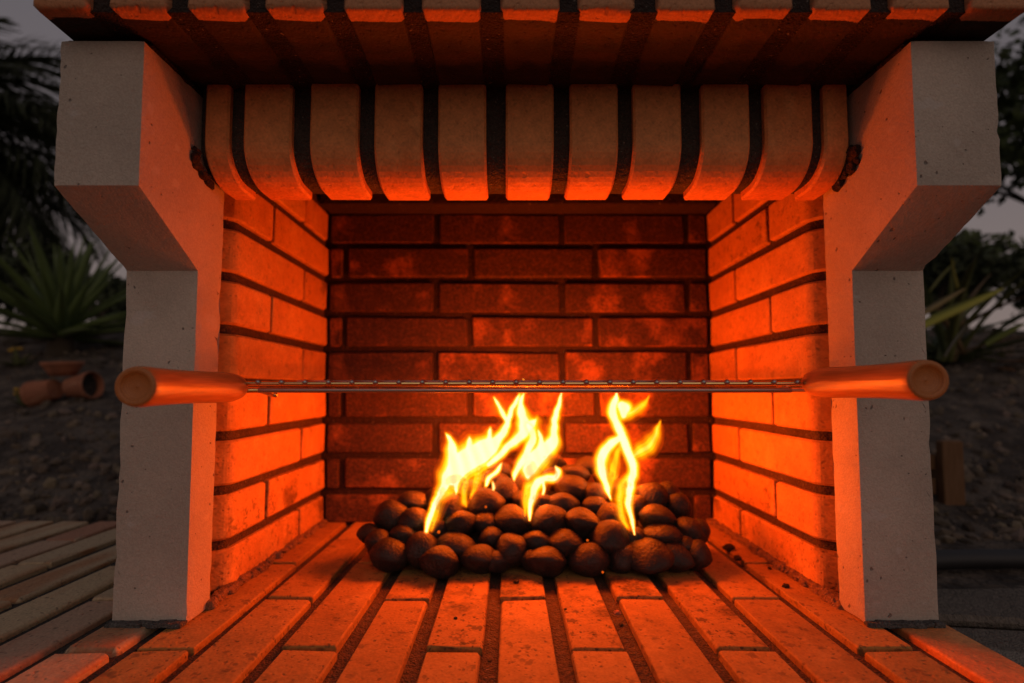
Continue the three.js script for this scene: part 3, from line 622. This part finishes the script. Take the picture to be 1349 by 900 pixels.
// ------------------------------------------------------------------ flames
// strands traced as [x, y, width] in a 3.333 times enlargement of the photograph whose corner is pixel (540, 500)
// the flames stand on the face of the heap and lean back as they rise
function depthOf(v) {
  const dy = -(v - CY) / F * Math.cos(PITCH) + Math.sin(PITCH), dz = -(v - CY) / F * Math.sin(PITCH) - Math.cos(PITCH), t = (SLOPE * (FRONT + 0.022 - EYE.z) - EYE.y) / (dy + SLOPE * dz);
  return Math.max(EYE.z + dz * t, 0.145);
}
function flame(label, strands, lights) {
  const px = (p) => { const u = 540 + p[0] / 3.3333, v = 500 + p[1] / 3.3333; return [at(u, v, depthOf(v) + (p[3] ?? 0)), (p[2] / 2) * 0.00039 * 1.95]; };
  const segs = [];
  for (const st of strands) {
    const s = st.p ?? st, cool = st.cool ?? 0, pts = s.map(px), c = new THREE.CatmullRomCurve3(pts.map((q) => q[0]), false, 'centripetal'), n = (pts.length - 1) * 5;
    let prev = null;
    for (let i = 0; i <= n; i++) {
      const t = i / n, f = t * (pts.length - 1), k = Math.min(pts.length - 2, Math.floor(f)), rr = lerp(pts[k][1], pts[k + 1][1], sstep(0, 1, f - k));
      const q = [c.getPoint(t), Math.max(0.0012, rr)];
      if (prev) segs.push([prev, q, cool]);
      prev = q;
    }
  }
  const box = new THREE.Box3(); segs.forEach(([a, b]) => { box.expandByPoint(a[0]); box.expandByPoint(b[0]); }); box.expandByScalar(0.02);
  const N = 120, field = new Float32Array(N * N * N).fill(9), size = box.getSize(V()), cell = V(size.x / (N - 1), size.y / (N - 1), size.z / (N - 1));
  const A = V(), D = V();
  for (const [a, b, cool] of segs) {
    const reach = Math.max(a[1], b[1]) * 2.1 + 0.003;
    const lo = [0, 1, 2].map((i) => Math.max(1, Math.floor((Math.min(a[0].getComponent(i), b[0].getComponent(i)) - reach - box.min.getComponent(i)) / cell.getComponent(i)))), hi = [0, 1, 2].map((i) => Math.min(N - 2, Math.ceil((Math.max(a[0].getComponent(i), b[0].getComponent(i)) + reach - box.min.getComponent(i)) / cell.getComponent(i))));
    D.copy(b[0]).sub(a[0]); const len = D.lengthSq() + 1e-12;
    for (let k = lo[2]; k <= hi[2]; k++) for (let j = lo[1]; j <= hi[1]; j++) for (let i = lo[0]; i <= hi[0]; i++) {
      const wx = box.min.x + i * cell.x, wy = box.min.y + j * cell.y, wz = box.min.z + k * cell.z;
      A.set(wx + 0.0016 * Math.sin(wy * 95 + wz * 80 + wx * 40) + 0.0006 * Math.sin(wy * 230 + wx * 170 + 2 * Math.sin(wy * 61)), wy + 0.0016 * Math.sin(wx * 120 + wz * 90), wz).sub(a[0]);
      const t = clamp(A.dot(D) / len), ex = A.x - D.x * t, ey = A.y - D.y * t, ez = (A.z - D.z * t) * 1.25;
      const rr = lerp(a[1], b[1], t), r0 = Math.sqrt(ex * ex + ey * ey + ez * ez) / rr, rho = cool ? cool + (1.55 - cool) * r0 / 1.25 : r0, o = (k * N + j) * N + i, w = field[o];
      const hh = clamp(0.5 + 0.5 * (w - rho) / 0.3);
      field[o] = lerp(w, rho, hh) - 0.3 * hh * (1 - hh);
    }
  }
  const g = thing('flame', label, 'flame');
  // light adds up through the nested sheets, as it does in a real flame: each is thin and hides little of the next
  const shells = [['flame_fringe', 1.38, [1.4, 0.12, 0], 0.08], ['flame_veil', 1.16, [2.7, 0.5, 0.001], 0.08], ['flame_veil', 1.02, [3.4, 1.0, 0.005], 0.09], ['flame_mantle', 0.84, [3.6, 2.1, 0.04], 0.12], ['flame_body', 0.63, [3.4, 2.2, 0.5], 0.11], ['flame_core', 0.45, [4.2, 4.2, 4], 0.12]];
  for (const [name, iso, rgb, alpha] of shells) {
    const mc = new MarchingCubes(N, new THREE.MeshBasicMaterial(), false, false, 260000);
    mc.isolation = 0; for (let i = 0; i < field.length; i++) mc.field[i] = iso - field[i];
    mc.update();
    const n = mc.count, pos = mc.positionArray.slice(0, n * 3), col = new Float32Array(n * 4), h = N / 2;
    for (let i = 0; i < n; i++) {
      for (let c = 0; c < 3; c++) pos[i * 3 + c] = box.min.getComponent(c) + (pos[i * 3 + c] * h + h) * cell.getComponent(c);
      const x = pos[i * 3], y = pos[i * 3 + 1], z = pos[i * 3 + 2];
      const streak = 1 + 0.22 * Math.sin(x * 300 + Math.sin(y * 40) * 1.5 + y * 60);
      col[i * 4] = rgb[0]; col[i * 4 + 1] = rgb[1] * (0.9 + 0.2 * streak); col[i * 4 + 2] = rgb[2]; col[i * 4 + 3] = clamp(alpha * streak);
    }
    const geo = new THREE.BufferGeometry();
    geo.setAttribute('position', new THREE.BufferAttribute(pos, 3)); geo.setAttribute('color', new THREE.BufferAttribute(col, 4));
    geo.computeVertexNormals();
    const m = part(name, geo, new THREE.MeshBasicMaterial({ vertexColors: true, transparent: true, depthWrite: false, side: THREE.DoubleSide, name }), g);
    m.castShadow = false;
  }
  for (const [u, v, k] of lights) {
    const l = new THREE.PointLight(FIRE, FIRE_POWER * k); l.position.copy(at(u, v, depthOf(v))); l.castShadow = true; l.shadow.radius = 1.1; l.name = 'flame_light'; g.add(l);
  }
}
flame('left flame, a tall yellow fire ribbon leaning to the right from the coals', [
  [[75, 680, 8], [95, 600, 16], [150, 480, 28], [180, 410, 46], [235, 340, 58], [320, 295, 44], [395, 255, 30], [430, 180, 18], [465, 105, 13], [480, 60, 4]],
  [[195, 450, 34], [225, 390, 66], [285, 345, 74], [350, 305, 46], [420, 230, 14]],
  [[195, 400, 34], [185, 310, 30], [170, 265, 14], [154, 240, 3]],
  { cool: 0.6, p: [[260, 380, 34], [243, 470, 26], [238, 530, 17], [248, 564, 5]] },
  { cool: 0.62, p: [[310, 340, 34], [295, 430, 34], [265, 520, 8]] },
  [[340, 370, 16], [400, 325, 22], [470, 265, 26], [505, 205, 44], [495, 150, 30], [488, 95, 14], [496, 55, 4]],
  [[500, 210, 40], [535, 195, 26], [558, 180, 6]],
  [[425, 190, 12], [405, 145, 14], [390, 105, 10], [372, 72, 4]],
  [[255, 320, 24], [258, 275, 18], [262, 250, 5]], [[340, 290, 22], [355, 240, 14], [352, 205, 4]],
  [[205, 430, 26], [205, 480, 12], [203, 505, 4]], [[360, 455, 6], [362, 475, 7], [360, 492, 3]], [[330, 470, 8], [340, 440, 14], [385, 400, 12], [400, 368, 4]],
  { cool: 0.9, p: [[430, 200, 20], [408, 150, 30], [390, 110, 26], [370, 70, 5]] }, { cool: 0.92, p: [[335, 300, 46], [352, 245, 36], [350, 200, 6]] }, { cool: 0.92, p: [[262, 330, 60], [262, 275, 44], [262, 240, 8]] },
  { cool: 0.9, p: [[300, 400, 44], [290, 450, 38], [270, 510, 10]] }, { cool: 0.75, p: [[100, 660, 10], [120, 600, 24], [160, 520, 34], [215, 470, 40]] }, { cool: 0.9, p: [[480, 110, 34], [490, 70, 20], [500, 35, 5]] }, { cool: 0.78, p: [[520, 240, 44], [555, 195, 40], [562, 160, 8]] }, { cool: 0.75, p: [[185, 300, 40], [170, 265, 26], [152, 232, 5]] },
], [[585, 640, 0.6], [605, 575, 0.45], [655, 535, 1.05]]);
flame('middle flame, a forked yellow fire tongue between the left and right flames', [
  [[530, 622, 5], [530, 570, 14], [545, 500, 22], [560, 455, 24], [600, 430, 20], [640, 436, 20], [652, 410, 14], [640, 378, 4]],
  { cool: 0.62, p: [[508, 600, 6], [508, 530, 22], [525, 470, 30], [565, 440, 22]] },
  [[458, 440, 5], [462, 405, 16], [500, 350, 24], [530, 290, 26], [535, 235, 24], [515, 195, 14]],
  [[530, 400, 36], [565, 345, 48], [620, 285, 36], [637, 215, 22], [640, 150, 17], [655, 95, 12], [672, 55, 4]],
  [[590, 505, 6], [592, 470, 9], [590, 440, 10]],
  [[520, 430, 20], [530, 390, 50], [560, 345, 58], [600, 300, 36], [630, 240, 12]], [[575, 310, 30], [572, 260, 14], [560, 225, 4]],
  [[505, 55, 3], [512, 25, 3], [500, -5, 2]],
  { cool: 0.75, p: [[590, 330, 56], [625, 250, 40], [640, 170, 30], [660, 90, 18], [676, 48, 5]] }, { cool: 0.78, p: [[530, 600, 10], [530, 540, 30], [550, 480, 40], [600, 450, 30]] }, { cool: 0.92, p: [[580, 300, 40], [570, 240, 26], [560, 205, 5]] },
], [[715, 540, 1.0], [700, 645, 0.35]]);
flame('right flame, a single twisting yellow fire tongue right of the others', [
  [[992, 684, 4], [978, 620, 11], [962, 540, 20], [975, 450, 24], [985, 385, 26], [960, 320, 22], [930, 250, 26], [905, 185, 28], [893, 140, 26], [900, 95, 20], [902, 55, 5]],
  [[925, 105, 22], [945, 130, 32], [942, 158, 20]], { cool: 0.64, p: [[940, 165, 26], [975, 150, 30], [1010, 118, 24], [1052, 70, 5]] },
  [[930, 240, 20], [880, 290, 26], [840, 350, 32], [840, 400, 30], [860, 460, 20], [880, 530, 5]],
  { cool: 0.62, p: [[980, 345, 26], [1015, 312, 44], [1055, 278, 46], [1085, 235, 30], [1099, 186, 5]] },
  { cool: 0.62, p: [[958, 655, 8], [928, 590, 22], [922, 520, 28], [938, 460, 28], [975, 420, 22]] },
  { cool: 0.66, p: [[880, 470, 24], [892, 400, 40], [910, 330, 26], [935, 280, 16]] },
  { cool: 0.8, p: [[850, 400, 40], [868, 470, 36], [885, 540, 8]] }, { cool: 0.75, p: [[990, 340, 36], [1040, 300, 40], [1080, 245, 28], [1102, 182, 5]] }, { cool: 0.78, p: [[950, 160, 40], [1000, 135, 30], [1055, 64, 5]] },
  { cool: 0.78, p: [[965, 655, 12], [930, 590, 26], [925, 520, 32], [950, 450, 30]] }, { cool: 0.9, p: [[895, 170, 30], [880, 150, 16], [872, 135, 4]] },
], [[812, 535, 1.05], [828, 630, 0.65]]);

// ------------------------------------------------------------------ garden
// agave
function bladeGeo(len, width, curl, thick, n = 12) {      // a channelled, pointed leaf growing along +z, curling up
  const pos = [], uv = [], idx = [];
  for (let i = 0; i <= n; i++) {
    const t = i / n, w = width * (0.55 + 0.9 * Math.sin(Math.PI * Math.min(1, 0.15 + t * 0.62))) * Math.pow(1 - t, 0.75) * 0.8 + 0.0008, z = len * t * (1 - 0.15 * curl * t), y = curl * len * t * t * 0.5, th = thick * (1 - t * 0.8);
    pos.push(-w, y + w * 0.35, z, 0, y + th * 0.3, z, w, y + w * 0.35, z, 0, y - th, z);
    for (const k of [0, 0.5, 1, 0.5]) uv.push(k, t);
    if (i < n) for (let k = 0; k < 4; k++) { const a = i * 4 + k, b = i * 4 + (k + 1) % 4; idx.push(a, a + 4, b, b, a + 4, b + 4); }
  }
  const g = new THREE.BufferGeometry();
  g.setAttribute('position', new THREE.Float32BufferAttribute(pos, 3)); g.setAttribute('uv', new THREE.Float32BufferAttribute(uv, 2)); g.setIndex(idx); g.computeVertexNormals();
  return g;
}
{
  const a = thing('agave_plant', 'dark green agave rosette of pointed leaves on the bank left of the barbecue', 'agave', [-2.48, bank(-2.48, -1.76) + 0.02, -1.76]);
  const geos = [0, 1, 2, 3].map((i) => bladeGeo(0.5 + i * 0.03, 0.042, 0.12 - i * 0.1, 0.012)), r = rng(1001);
  part('stem', new THREE.CylinderGeometry(0.05, 0.07, 0.16, 10).translate(0, 0.03, 0), flat(0.06, 0.045, 0.03, 1), a);
  for (let i = 0; i < 62; i++) {
    const t = i / 62, lift = lerp(-0.02, 1.4, Math.pow(t, 0.9)), l = part('leaf', geos[i % 4], M.agave, a);
    l.rotation.order = 'YXZ'; l.rotation.y = i * 2.39996; l.rotation.x = -lift - (r() - 0.5) * 0.16; l.position.y = 0.06 + t * 0.06; l.scale.setScalar(0.82 + r() * 0.3);
  }
}
// tipped terracotta pots below the agave
{
  const pot = (() => { const p = [[0, 0], [0.045, 0], [0.047, 0.003], [0.062, 0.095], [0.067, 0.096], [0.068, 0.116], [0.066, 0.118], [0.06, 0.118], [0.058, 0.096], [0.042, 0.012], [0, 0.012]]; const g = new THREE.LatheGeometry(p.map(([a, b]) => new THREE.Vector2(a, b)), 28); const uv = g.attributes.uv; for (let i = 0; i < uv.count; i++) uv.setXY(i, uv.getX(i) * 0.4, uv.getY(i) * 0.3); return g; })();
  const bowl = (() => { const p = [[0, 0], [0.05, 0], [0.066, 0.03], [0.08, 0.055], [0.084, 0.056], [0.085, 0.07], [0.08, 0.071], [0.076, 0.055], [0.05, 0.01], [0, 0.01]]; const g = new THREE.LatheGeometry(p.map(([a, b]) => new THREE.Vector2(a, b)), 28); const uv = g.attributes.uv; for (let i = 0; i < uv.count; i++) uv.setXY(i, uv.getX(i) * 0.5, uv.getY(i) * 0.3); return g; })();
  const soil = new THREE.CylinderGeometry(0.058, 0.058, 0.01, 20).translate(0, 0.085, 0);
  const put = (name, label, geo, p, rx, rz, withSoil) => { const t = thing(name, label, 'plant pot', [p.x, p.y, p.z]); part('pot_body', geo, M.terracotta, t); t.scale.setScalar(0.82); if (withSoil) part('potting_soil', soil, M.soil, t); t.rotation.set(rx, 0, rz); };
  const base = V(-1.815, bank(-1.815, -1.01), -1.01);
  put('terracotta_pot', 'terracotta pot lying with its mouth to the left, below the bowl', pot, V(base.x - 0.01, base.y + 0.054, base.z), 0.25, 1.85, true);
  put('terracotta_pot', 'terracotta pot lying with its mouth to the right, below the bowl', pot, V(base.x + 0.02, base.y + 0.058, base.z - 0.03), 0.25, -1.45, true);
  put('terracotta_bowl', 'shallow terracotta bowl resting on two tipped pots', bowl, V(base.x + 0.0, base.y + 0.104, base.z - 0.02), 0.06, 0.04, false);
  const weed = (name, label, p, s) => {
    const t = thing(name, label, 'weed', [p.x, p.y, p.z]), r = rng(1100 + Math.round(s * 1000));
    const lf = bladeGeo(0.07, 0.012, 0.3, 0.002, 5), mat = flat(0.08, 0.09, 0.03, 0.8), yel = flat(0.42, 0.25, 0.03, 0.8);
    for (let i = 0; i < 16; i++) { const l = part('leaf', lf, mat, t); l.rotation.order = 'YXZ'; l.rotation.y = r() * 6.3; l.rotation.x = -r() * 1.3; l.scale.setScalar(s * (0.7 + r() * 0.6)); }
    for (let i = 0; i < 3; i++) { const f = part('flower', new THREE.SphereGeometry(0.012, 8, 6), yel, t); f.position.set((r() - 0.5) * 0.07 * s, 0.05 * s + r() * 0.03, (r() - 0.5) * 0.07 * s); f.scale.set(s, 0.6 * s, s); }
  };
  weed('small_weed', 'small weed with yellow flowers beside the left terracotta pot', V(-1.93, bank(-1.93, -1.0), -1.0), 1);
  weed('small_weed', 'small weed with yellow flowers at the left under the agave', V(-2.46, bank(-2.46, -1.5), -1.5), 1.2);
}
// stones under the agave
{
  const r = rng(1201), g = [0, 1, 2].map((s) => { const q = new THREE.IcosahedronGeometry(1, 2), p = q.attributes.position; for (let i = 0; i < p.count; i++) { const x = p.getX(i), y = p.getY(i), z = p.getZ(i), k = 1 + 0.16 * Math.sin(x * 3.1 + s) * Math.cos(y * 4.2 + s * 2) + 0.12 * Math.sin(z * 5 + s * 3); p.setXYZ(i, x * k, y * k * 0.65, z * k); } q.computeVertexNormals(); return boxUV(q, s, s); });
  for (const [u, v, w, which] of [[140, 438, 34, 'largest, close to the left pillar'], [118, 452, 30, 'second from the left pillar'], [155, 458, 28, 'touching the edge of the left pillar'], [95, 446, 26, 'right above the terracotta bowl'], [60, 452, 30, 'under the middle of the agave'], [20, 455, 26, 'nearest the left edge'], [130, 480, 16, 'smallest and lowest, beside the pots']]) {
    let p = null; for (let z = -0.6; z > -2.6; z -= 0.02) { const q = at(u, v, z); if (q.y < bank(q.x, z)) { p = q; break; } }
    if (!p) continue;
    const m = part(numbered('garden_rock'), g[Math.floor(r() * 3)], M.stone, scene), s = (w / 2) * (1.0065 - p.z) / F;
    m.position.set(p.x, bank(p.x, p.z) + s * 0.25, p.z); m.scale.setScalar(s); m.rotation.y = r() * 6;
    tag(m, 'brown rock half sunk in the bank, ' + which, 'rock', 'rocks below the agave');
  }
}
// wooden crate leaning out from behind the right pillar
{
  const cw = new THREE.MeshStandardMaterial({ map: woodMap, color: new THREE.Color().setRGB(0.34, 0.4, 0.5), roughness: 0.9, name: 'grey wood' });
  const b = V(1.085, bank(1.085, -0.27), -0.27), t = thing('wooden_crate', 'small weathered wooden crate half hidden behind the right pillar', 'crate', [b.x, b.y - 0.004, b.z]);
  for (const [dx, dz] of [[0, 0], [-0.3, 0], [0, -0.2], [-0.3, -0.2]]) part('post', block(0.056, 0.162, 0.022, 0.003, 1300 + Math.round(dx * 10), 0.002).translate(dx, 0.081 - dz * 0.0, dz), cw, t);
  for (const y of [0.045, 0.105]) for (const dz of [-0.018, -0.182]) part('slat', block(0.35, 0.04, 0.012, 0.002, 1310 + Math.round(y * 100), 0.002).translate(-0.15, y, dz), cw, t);
  for (const dx of [0.02, -0.32]) part('slat', block(0.012, 0.04, 0.15, 0.002, 1320, 0.002).translate(dx, 0.075, -0.1), cw, t);
}
// strap-leaved plant on the right bank
{
  const r = rng(1401), base = V(2.2, bank(2.2, -1.56), -1.56), t = thing('strap_leaf_plant', 'clump of long yellow-green strap leaves on the bank right of the barbecue', 'plant', [base.x, base.y, base.z]);
  const gm = [flat(0.1, 0.11, 0.03, 0.65), flat(0.06, 0.08, 0.025, 0.65), flat(0.16, 0.1, 0.045, 0.8)];
  const bend = (len, w, sag) => { const n = 12, pos = [], idx = []; for (let i = 0; i <= n; i++) { const q = i / n, ww = w * Math.pow(Math.sin(Math.PI * clamp(0.18 + 0.82 * q, 0, 0.999)), 0.6) + 0.0006, z = len * q, y = -sag * len * q * q; pos.push(-ww, y + ww * 0.3, z, 0, y, z, ww, y + ww * 0.3, z, 0, y - 0.003, z); if (i < n) for (let k = 0; k < 4; k++) { const a = i * 4 + k, b = i * 4 + (k + 1) % 4; idx.push(a, a + 4, b, b, a + 4, b + 4); } } const g = new THREE.BufferGeometry(); g.setAttribute('position', new THREE.Float32BufferAttribute(pos, 3)); g.setIndex(idx); g.computeVertexNormals(); return g; };
  const gs = [bend(0.55, 0.017, 0.3), bend(0.68, 0.019, 0.55), bend(0.5, 0.015, 0.12), bend(0.62, 0.02, 0.8)];
  for (let i = 0; i < 46; i++) { const l = part('leaf', gs[i % 4], gm[r() < 0.14 ? 2 : r() < 0.5 ? 0 : 1], t); l.rotation.order = 'YXZ'; l.rotation.y = r() * 6.283; l.rotation.x = -(0.25 + r() * 1.05); l.position.set((r() - 0.5) * 0.16, 0.01, (r() - 0.5) * 0.16); }
  // the long blades that hang out in front, each reaching from one point to another
  for (const [u0, v0, u1, v1, z, w, col] of [[1205, 436, 1322, 376, -1.1, 0.027, [0.36, 0.34, 0.045]], [1200, 425, 1270, 378, -1.2, 0.019, [0.34, 0.24, 0.09]], [1270, 400, 1248, 340, -1.3, 0.014, [0.26, 0.23, 0.04]], [1225, 385, 1256, 344, -1.35, 0.013, [0.26, 0.24, 0.04]], [1300, 455, 1349, 425, -1.2, 0.02, [0.22, 0.25, 0.04]], [1245, 470, 1272, 425, -1.0, 0.009, [0.24, 0.2, 0.14]]]) {
    const a = at(u0, v0, z), b = at(u1, v1, z + 0.12), d = b.clone().sub(a), l = part('leaf', bend(d.length(), w, 0.05), flat(...col, 0.65), t);
    l.quaternion.setFromUnitVectors(V(0, 0, 1), d.clone().normalize()); l.rotateZ(1.15); l.position.copy(a.sub(base));
  }
  for (const [x, z, ry, k, which] of [[2.35, -1.45, 1.2, 1, 'nearest the strap leaf plant'], [2.55, -1.5, 1.6, 1.1, 'reaching the right edge'], [2.2, -1.3, 2.0, 0.8, 'nearest the right pillar'], [2.48, -1.35, 1.0, 0.7, 'shortest, in front of the others']]) {
    const m = single('dry_leaf', bend(0.34, 0.016, 0.1), flat(0.24, 0.13, 0.075, 0.9), 'dry brown strap leaf lying on the right bank, ' + which, 'dry leaf', 'fallen dry leaves on the right bank');
    m.position.set(x, bank(x, z) + 0.03, z); m.rotation.set(-0.05, ry, 0); m.scale.setScalar(k);
  }
}
// trees and shrubs
const leafGeo = (() => { const g = new THREE.BufferGeometry(); g.setAttribute('position', new THREE.Float32BufferAttribute([0, 0, 0, 0.28, 0.1, 0.5, 0, 0, 1, -0.28, 0.1, 0.5, 0, -0.02, 0.5], 3)); g.setIndex([0, 4, 1, 1, 4, 2, 2, 4, 3, 3, 4, 0]); g.computeVertexNormals(); return g; })();
function foliage(parent, clumps, count, size, mat, seed) {
  const inst = new THREE.InstancedMesh(leafGeo, mat, count), r = rng(seed), m = new THREE.Matrix4(), q = new THREE.Quaternion(), col = new THREE.Color();
  const total = clumps.reduce((s, c) => s + c[3] ** 2, 0);
  let i = 0;
  for (const [x, y, z, rad] of clumps) {
    const n = Math.floor(count * rad * rad / total);
    for (let k = 0; k < n && i < count; k++, i++) {
      const d = V(r() - 0.5, r() - 0.5, r() - 0.5).normalize().multiplyScalar(rad * Math.pow(r(), 0.45)); d.y *= 0.75;
      q.setFromEuler(new THREE.Euler(r() * 6.3, r() * 6.3, r() * 6.3));
      const s = size * (0.6 + r() * 0.9);
      m.compose(V(x + d.x, y + d.y, z + d.z), q, V(s, s, s)); inst.setMatrixAt(i, m);
      const c = 0.55 + r() * 0.9; inst.setColorAt(i, col.setRGB(c, c, c * 0.9));
    }
  }
  inst.count = i; inst.name = 'crown'; inst.castShadow = inst.receiveShadow = true; inst.userData.kind = 'stuff'; parent.add(inst); return inst;
}
const bark = flat(0.05, 0.038, 0.028, 1);
function tree(name, label, category, pos, trunkH, clumps, count, size, mat, seed) {
  const t = thing(name, label, category, pos), r = rng(seed);
  const limbs = [tube([V(0, -0.05, 0), V(0.03, trunkH * 0.5, 0.02), V(0, trunkH, 0)], 0.035 + trunkH * 0.03, 10, 8)];
  for (const [x, y, z] of clumps) limbs.push(tube([V(0, trunkH * 0.75, 0), V(x * 0.5, lerp(trunkH, y, 0.5), z * 0.5), V(x, y, z)], 0.02, 8, 5));
  part('trunk', mergeGeometries(limbs), bark, t);
  foliage(t, clumps, count, size, mat, seed + 1);
  return t;
}
const green = flat(0.06, 0.085, 0.028, 0.75, { side: THREE.DoubleSide }), deep = flat(0.03, 0.042, 0.018, 0.8, { side: THREE.DoubleSide }), olive = flat(0.055, 0.06, 0.028, 0.8, { side: THREE.DoubleSide });
{
  const r = rng(1501);
  const crown = (n, rx, ry, rz, y, r0, r1) => Array.from({ length: n }, () => { const a = r() * 6.283, q = Math.sqrt(r()); return [Math.cos(a) * q * rx, y + (r() - 0.5) * 2 * ry * Math.sqrt(1 - q * q * 0.8), Math.sin(a) * q * rz, lerp(r0, r1, r())]; });
  tree('broadleaf_tree', 'tall dark leafy tree at the right edge beyond the bank', 'tree', [6.3, bank(6.3, -4.3), -4.3], 1.2, crown(34, 1.35, 1.2, 1.1, 2.5, 0.3, 0.55), 9000, 0.11, green, 1510);
  tree('leafy_shrub', 'pale green leafy shrub behind the strap leaf plant', 'shrub', [4.45, bank(4.45, -4), -4], 0.35, crown(12, 0.38, 0.3, 0.35, 0.75, 0.16, 0.26), 2200, 0.075, green, 1520);
  tree('leafy_shrub', 'dark shrub under the tall tree at the right edge', 'shrub', [5.6, bank(5.6, -3.9), -3.9], 0.3, crown(14, 0.6, 0.32, 0.45, 0.65, 0.2, 0.34), 3200, 0.08, deep, 1530);
  tree('leafy_shrub', 'low dark shrub on the bank beside the right pillar', 'shrub', [3.3, bank(3.3, -2.9), -2.9], 0.2, crown(10, 0.45, 0.2, 0.3, 0.38, 0.14, 0.22), 2000, 0.06, deep, 1540);
  tree('leafy_shrub', 'dark shrub behind the agave near the left pillar', 'shrub', [-3.15, bank(-3.15, -2.9), -2.9], 0.15, crown(12, 0.55, 0.14, 0.35, 0.22, 0.12, 0.2), 2200, 0.06, deep, 1550);
  tree('leafy_shrub', 'dark shrub behind the agave at the left edge', 'shrub', [-4.4, bank(-4.4, -3.1), -3.1], 0.3, crown(16, 0.7, 0.3, 0.4, 0.5, 0.18, 0.3), 3200, 0.07, deep, 1560);
}
// palm at the left edge
{
  const top = V(-6.25, 2.75, -3.9), g0 = bank(top.x, top.z), t = thing('palm_tree', 'palm with arching dark fronds at the left edge against the sky', 'palm', [top.x, g0, top.z]);
  const H = top.y - g0, r = rng(1601);
  part('trunk', tube([V(0, -0.1, 0), V(0.04, H * 0.4, 0), V(-0.02, H * 0.75, 0.02), V(0, H, 0)], 0.17, 14, 12), bark, t);
  const pm = new THREE.MeshStandardMaterial({ color: new THREE.Color().setRGB(0.035, 0.045, 0.018), roughness: 0.7, side: THREE.DoubleSide, name: 'palm frond' });
  const frond = (seed) => {
    const q = rng(seed), pos = [], idx = [], L = 2.25, sp = (s) => V(0, 0.55 * s * L * (1 - s * 1.15), L * s * (1 - 0.16 * s));
    for (let i = 0; i < 66; i++) {
      const s = 0.1 + 0.9 * (i / 65), p = sp(s);
      for (const sd of [-1, 1]) {
        const len = 0.5 * Math.sin(Math.PI * (0.12 + 0.8 * s)) * (0.8 + q() * 0.4) + 0.06, a = 0.95 - 0.45 * s + (q() - 0.5) * 0.25, w = 0.018, drop = 0.35 + q() * 0.5;
        const d = V(sd * Math.sin(a), 0.22 * q(), Math.cos(a)), n0 = pos.length / 3;
        for (let k = 0; k <= 3; k++) { const f = k / 3, c = p.clone().addScaledVector(d, len * f); c.y -= drop * len * f * f; const ww = w * (k === 3 ? 0.1 : 1 - 0.2 * k); pos.push(c.x, c.y, c.z - ww, c.x, c.y - ww * 0.5, c.z, c.x, c.y, c.z + ww); }
        for (let k = 0; k < 3; k++) for (let e = 0; e < 2; e++) { const b = n0 + k * 3 + e; idx.push(b, b + 3, b + 1, b + 1, b + 3, b + 4); }
      }
    }
    const g = new THREE.BufferGeometry(); g.setAttribute('position', new THREE.Float32BufferAttribute(pos, 3)); g.setIndex(idx); g.computeVertexNormals();
    const rib = tube([0, 0.2, 0.4, 0.6, 0.8, 1].map(sp), 0.012, 16, 5); rib.deleteAttribute('uv');
    return mergeGeometries([g, rib]);
  };
  const gs = [frond(1), frond(2), frond(3)];
  for (let i = 0; i < 72; i++) {
    const f = part('frond', gs[i % 3], pm, t); f.position.set(0, H, 0); f.rotation.order = 'YXZ'; f.rotation.y = i * 2.39996; f.rotation.x = lerp(-0.85, 1.05, i / 72) + (r() - 0.5) * 0.2; f.scale.setScalar(0.88 + r() * 0.25);
  }
}
renderer.render(scene, camera);
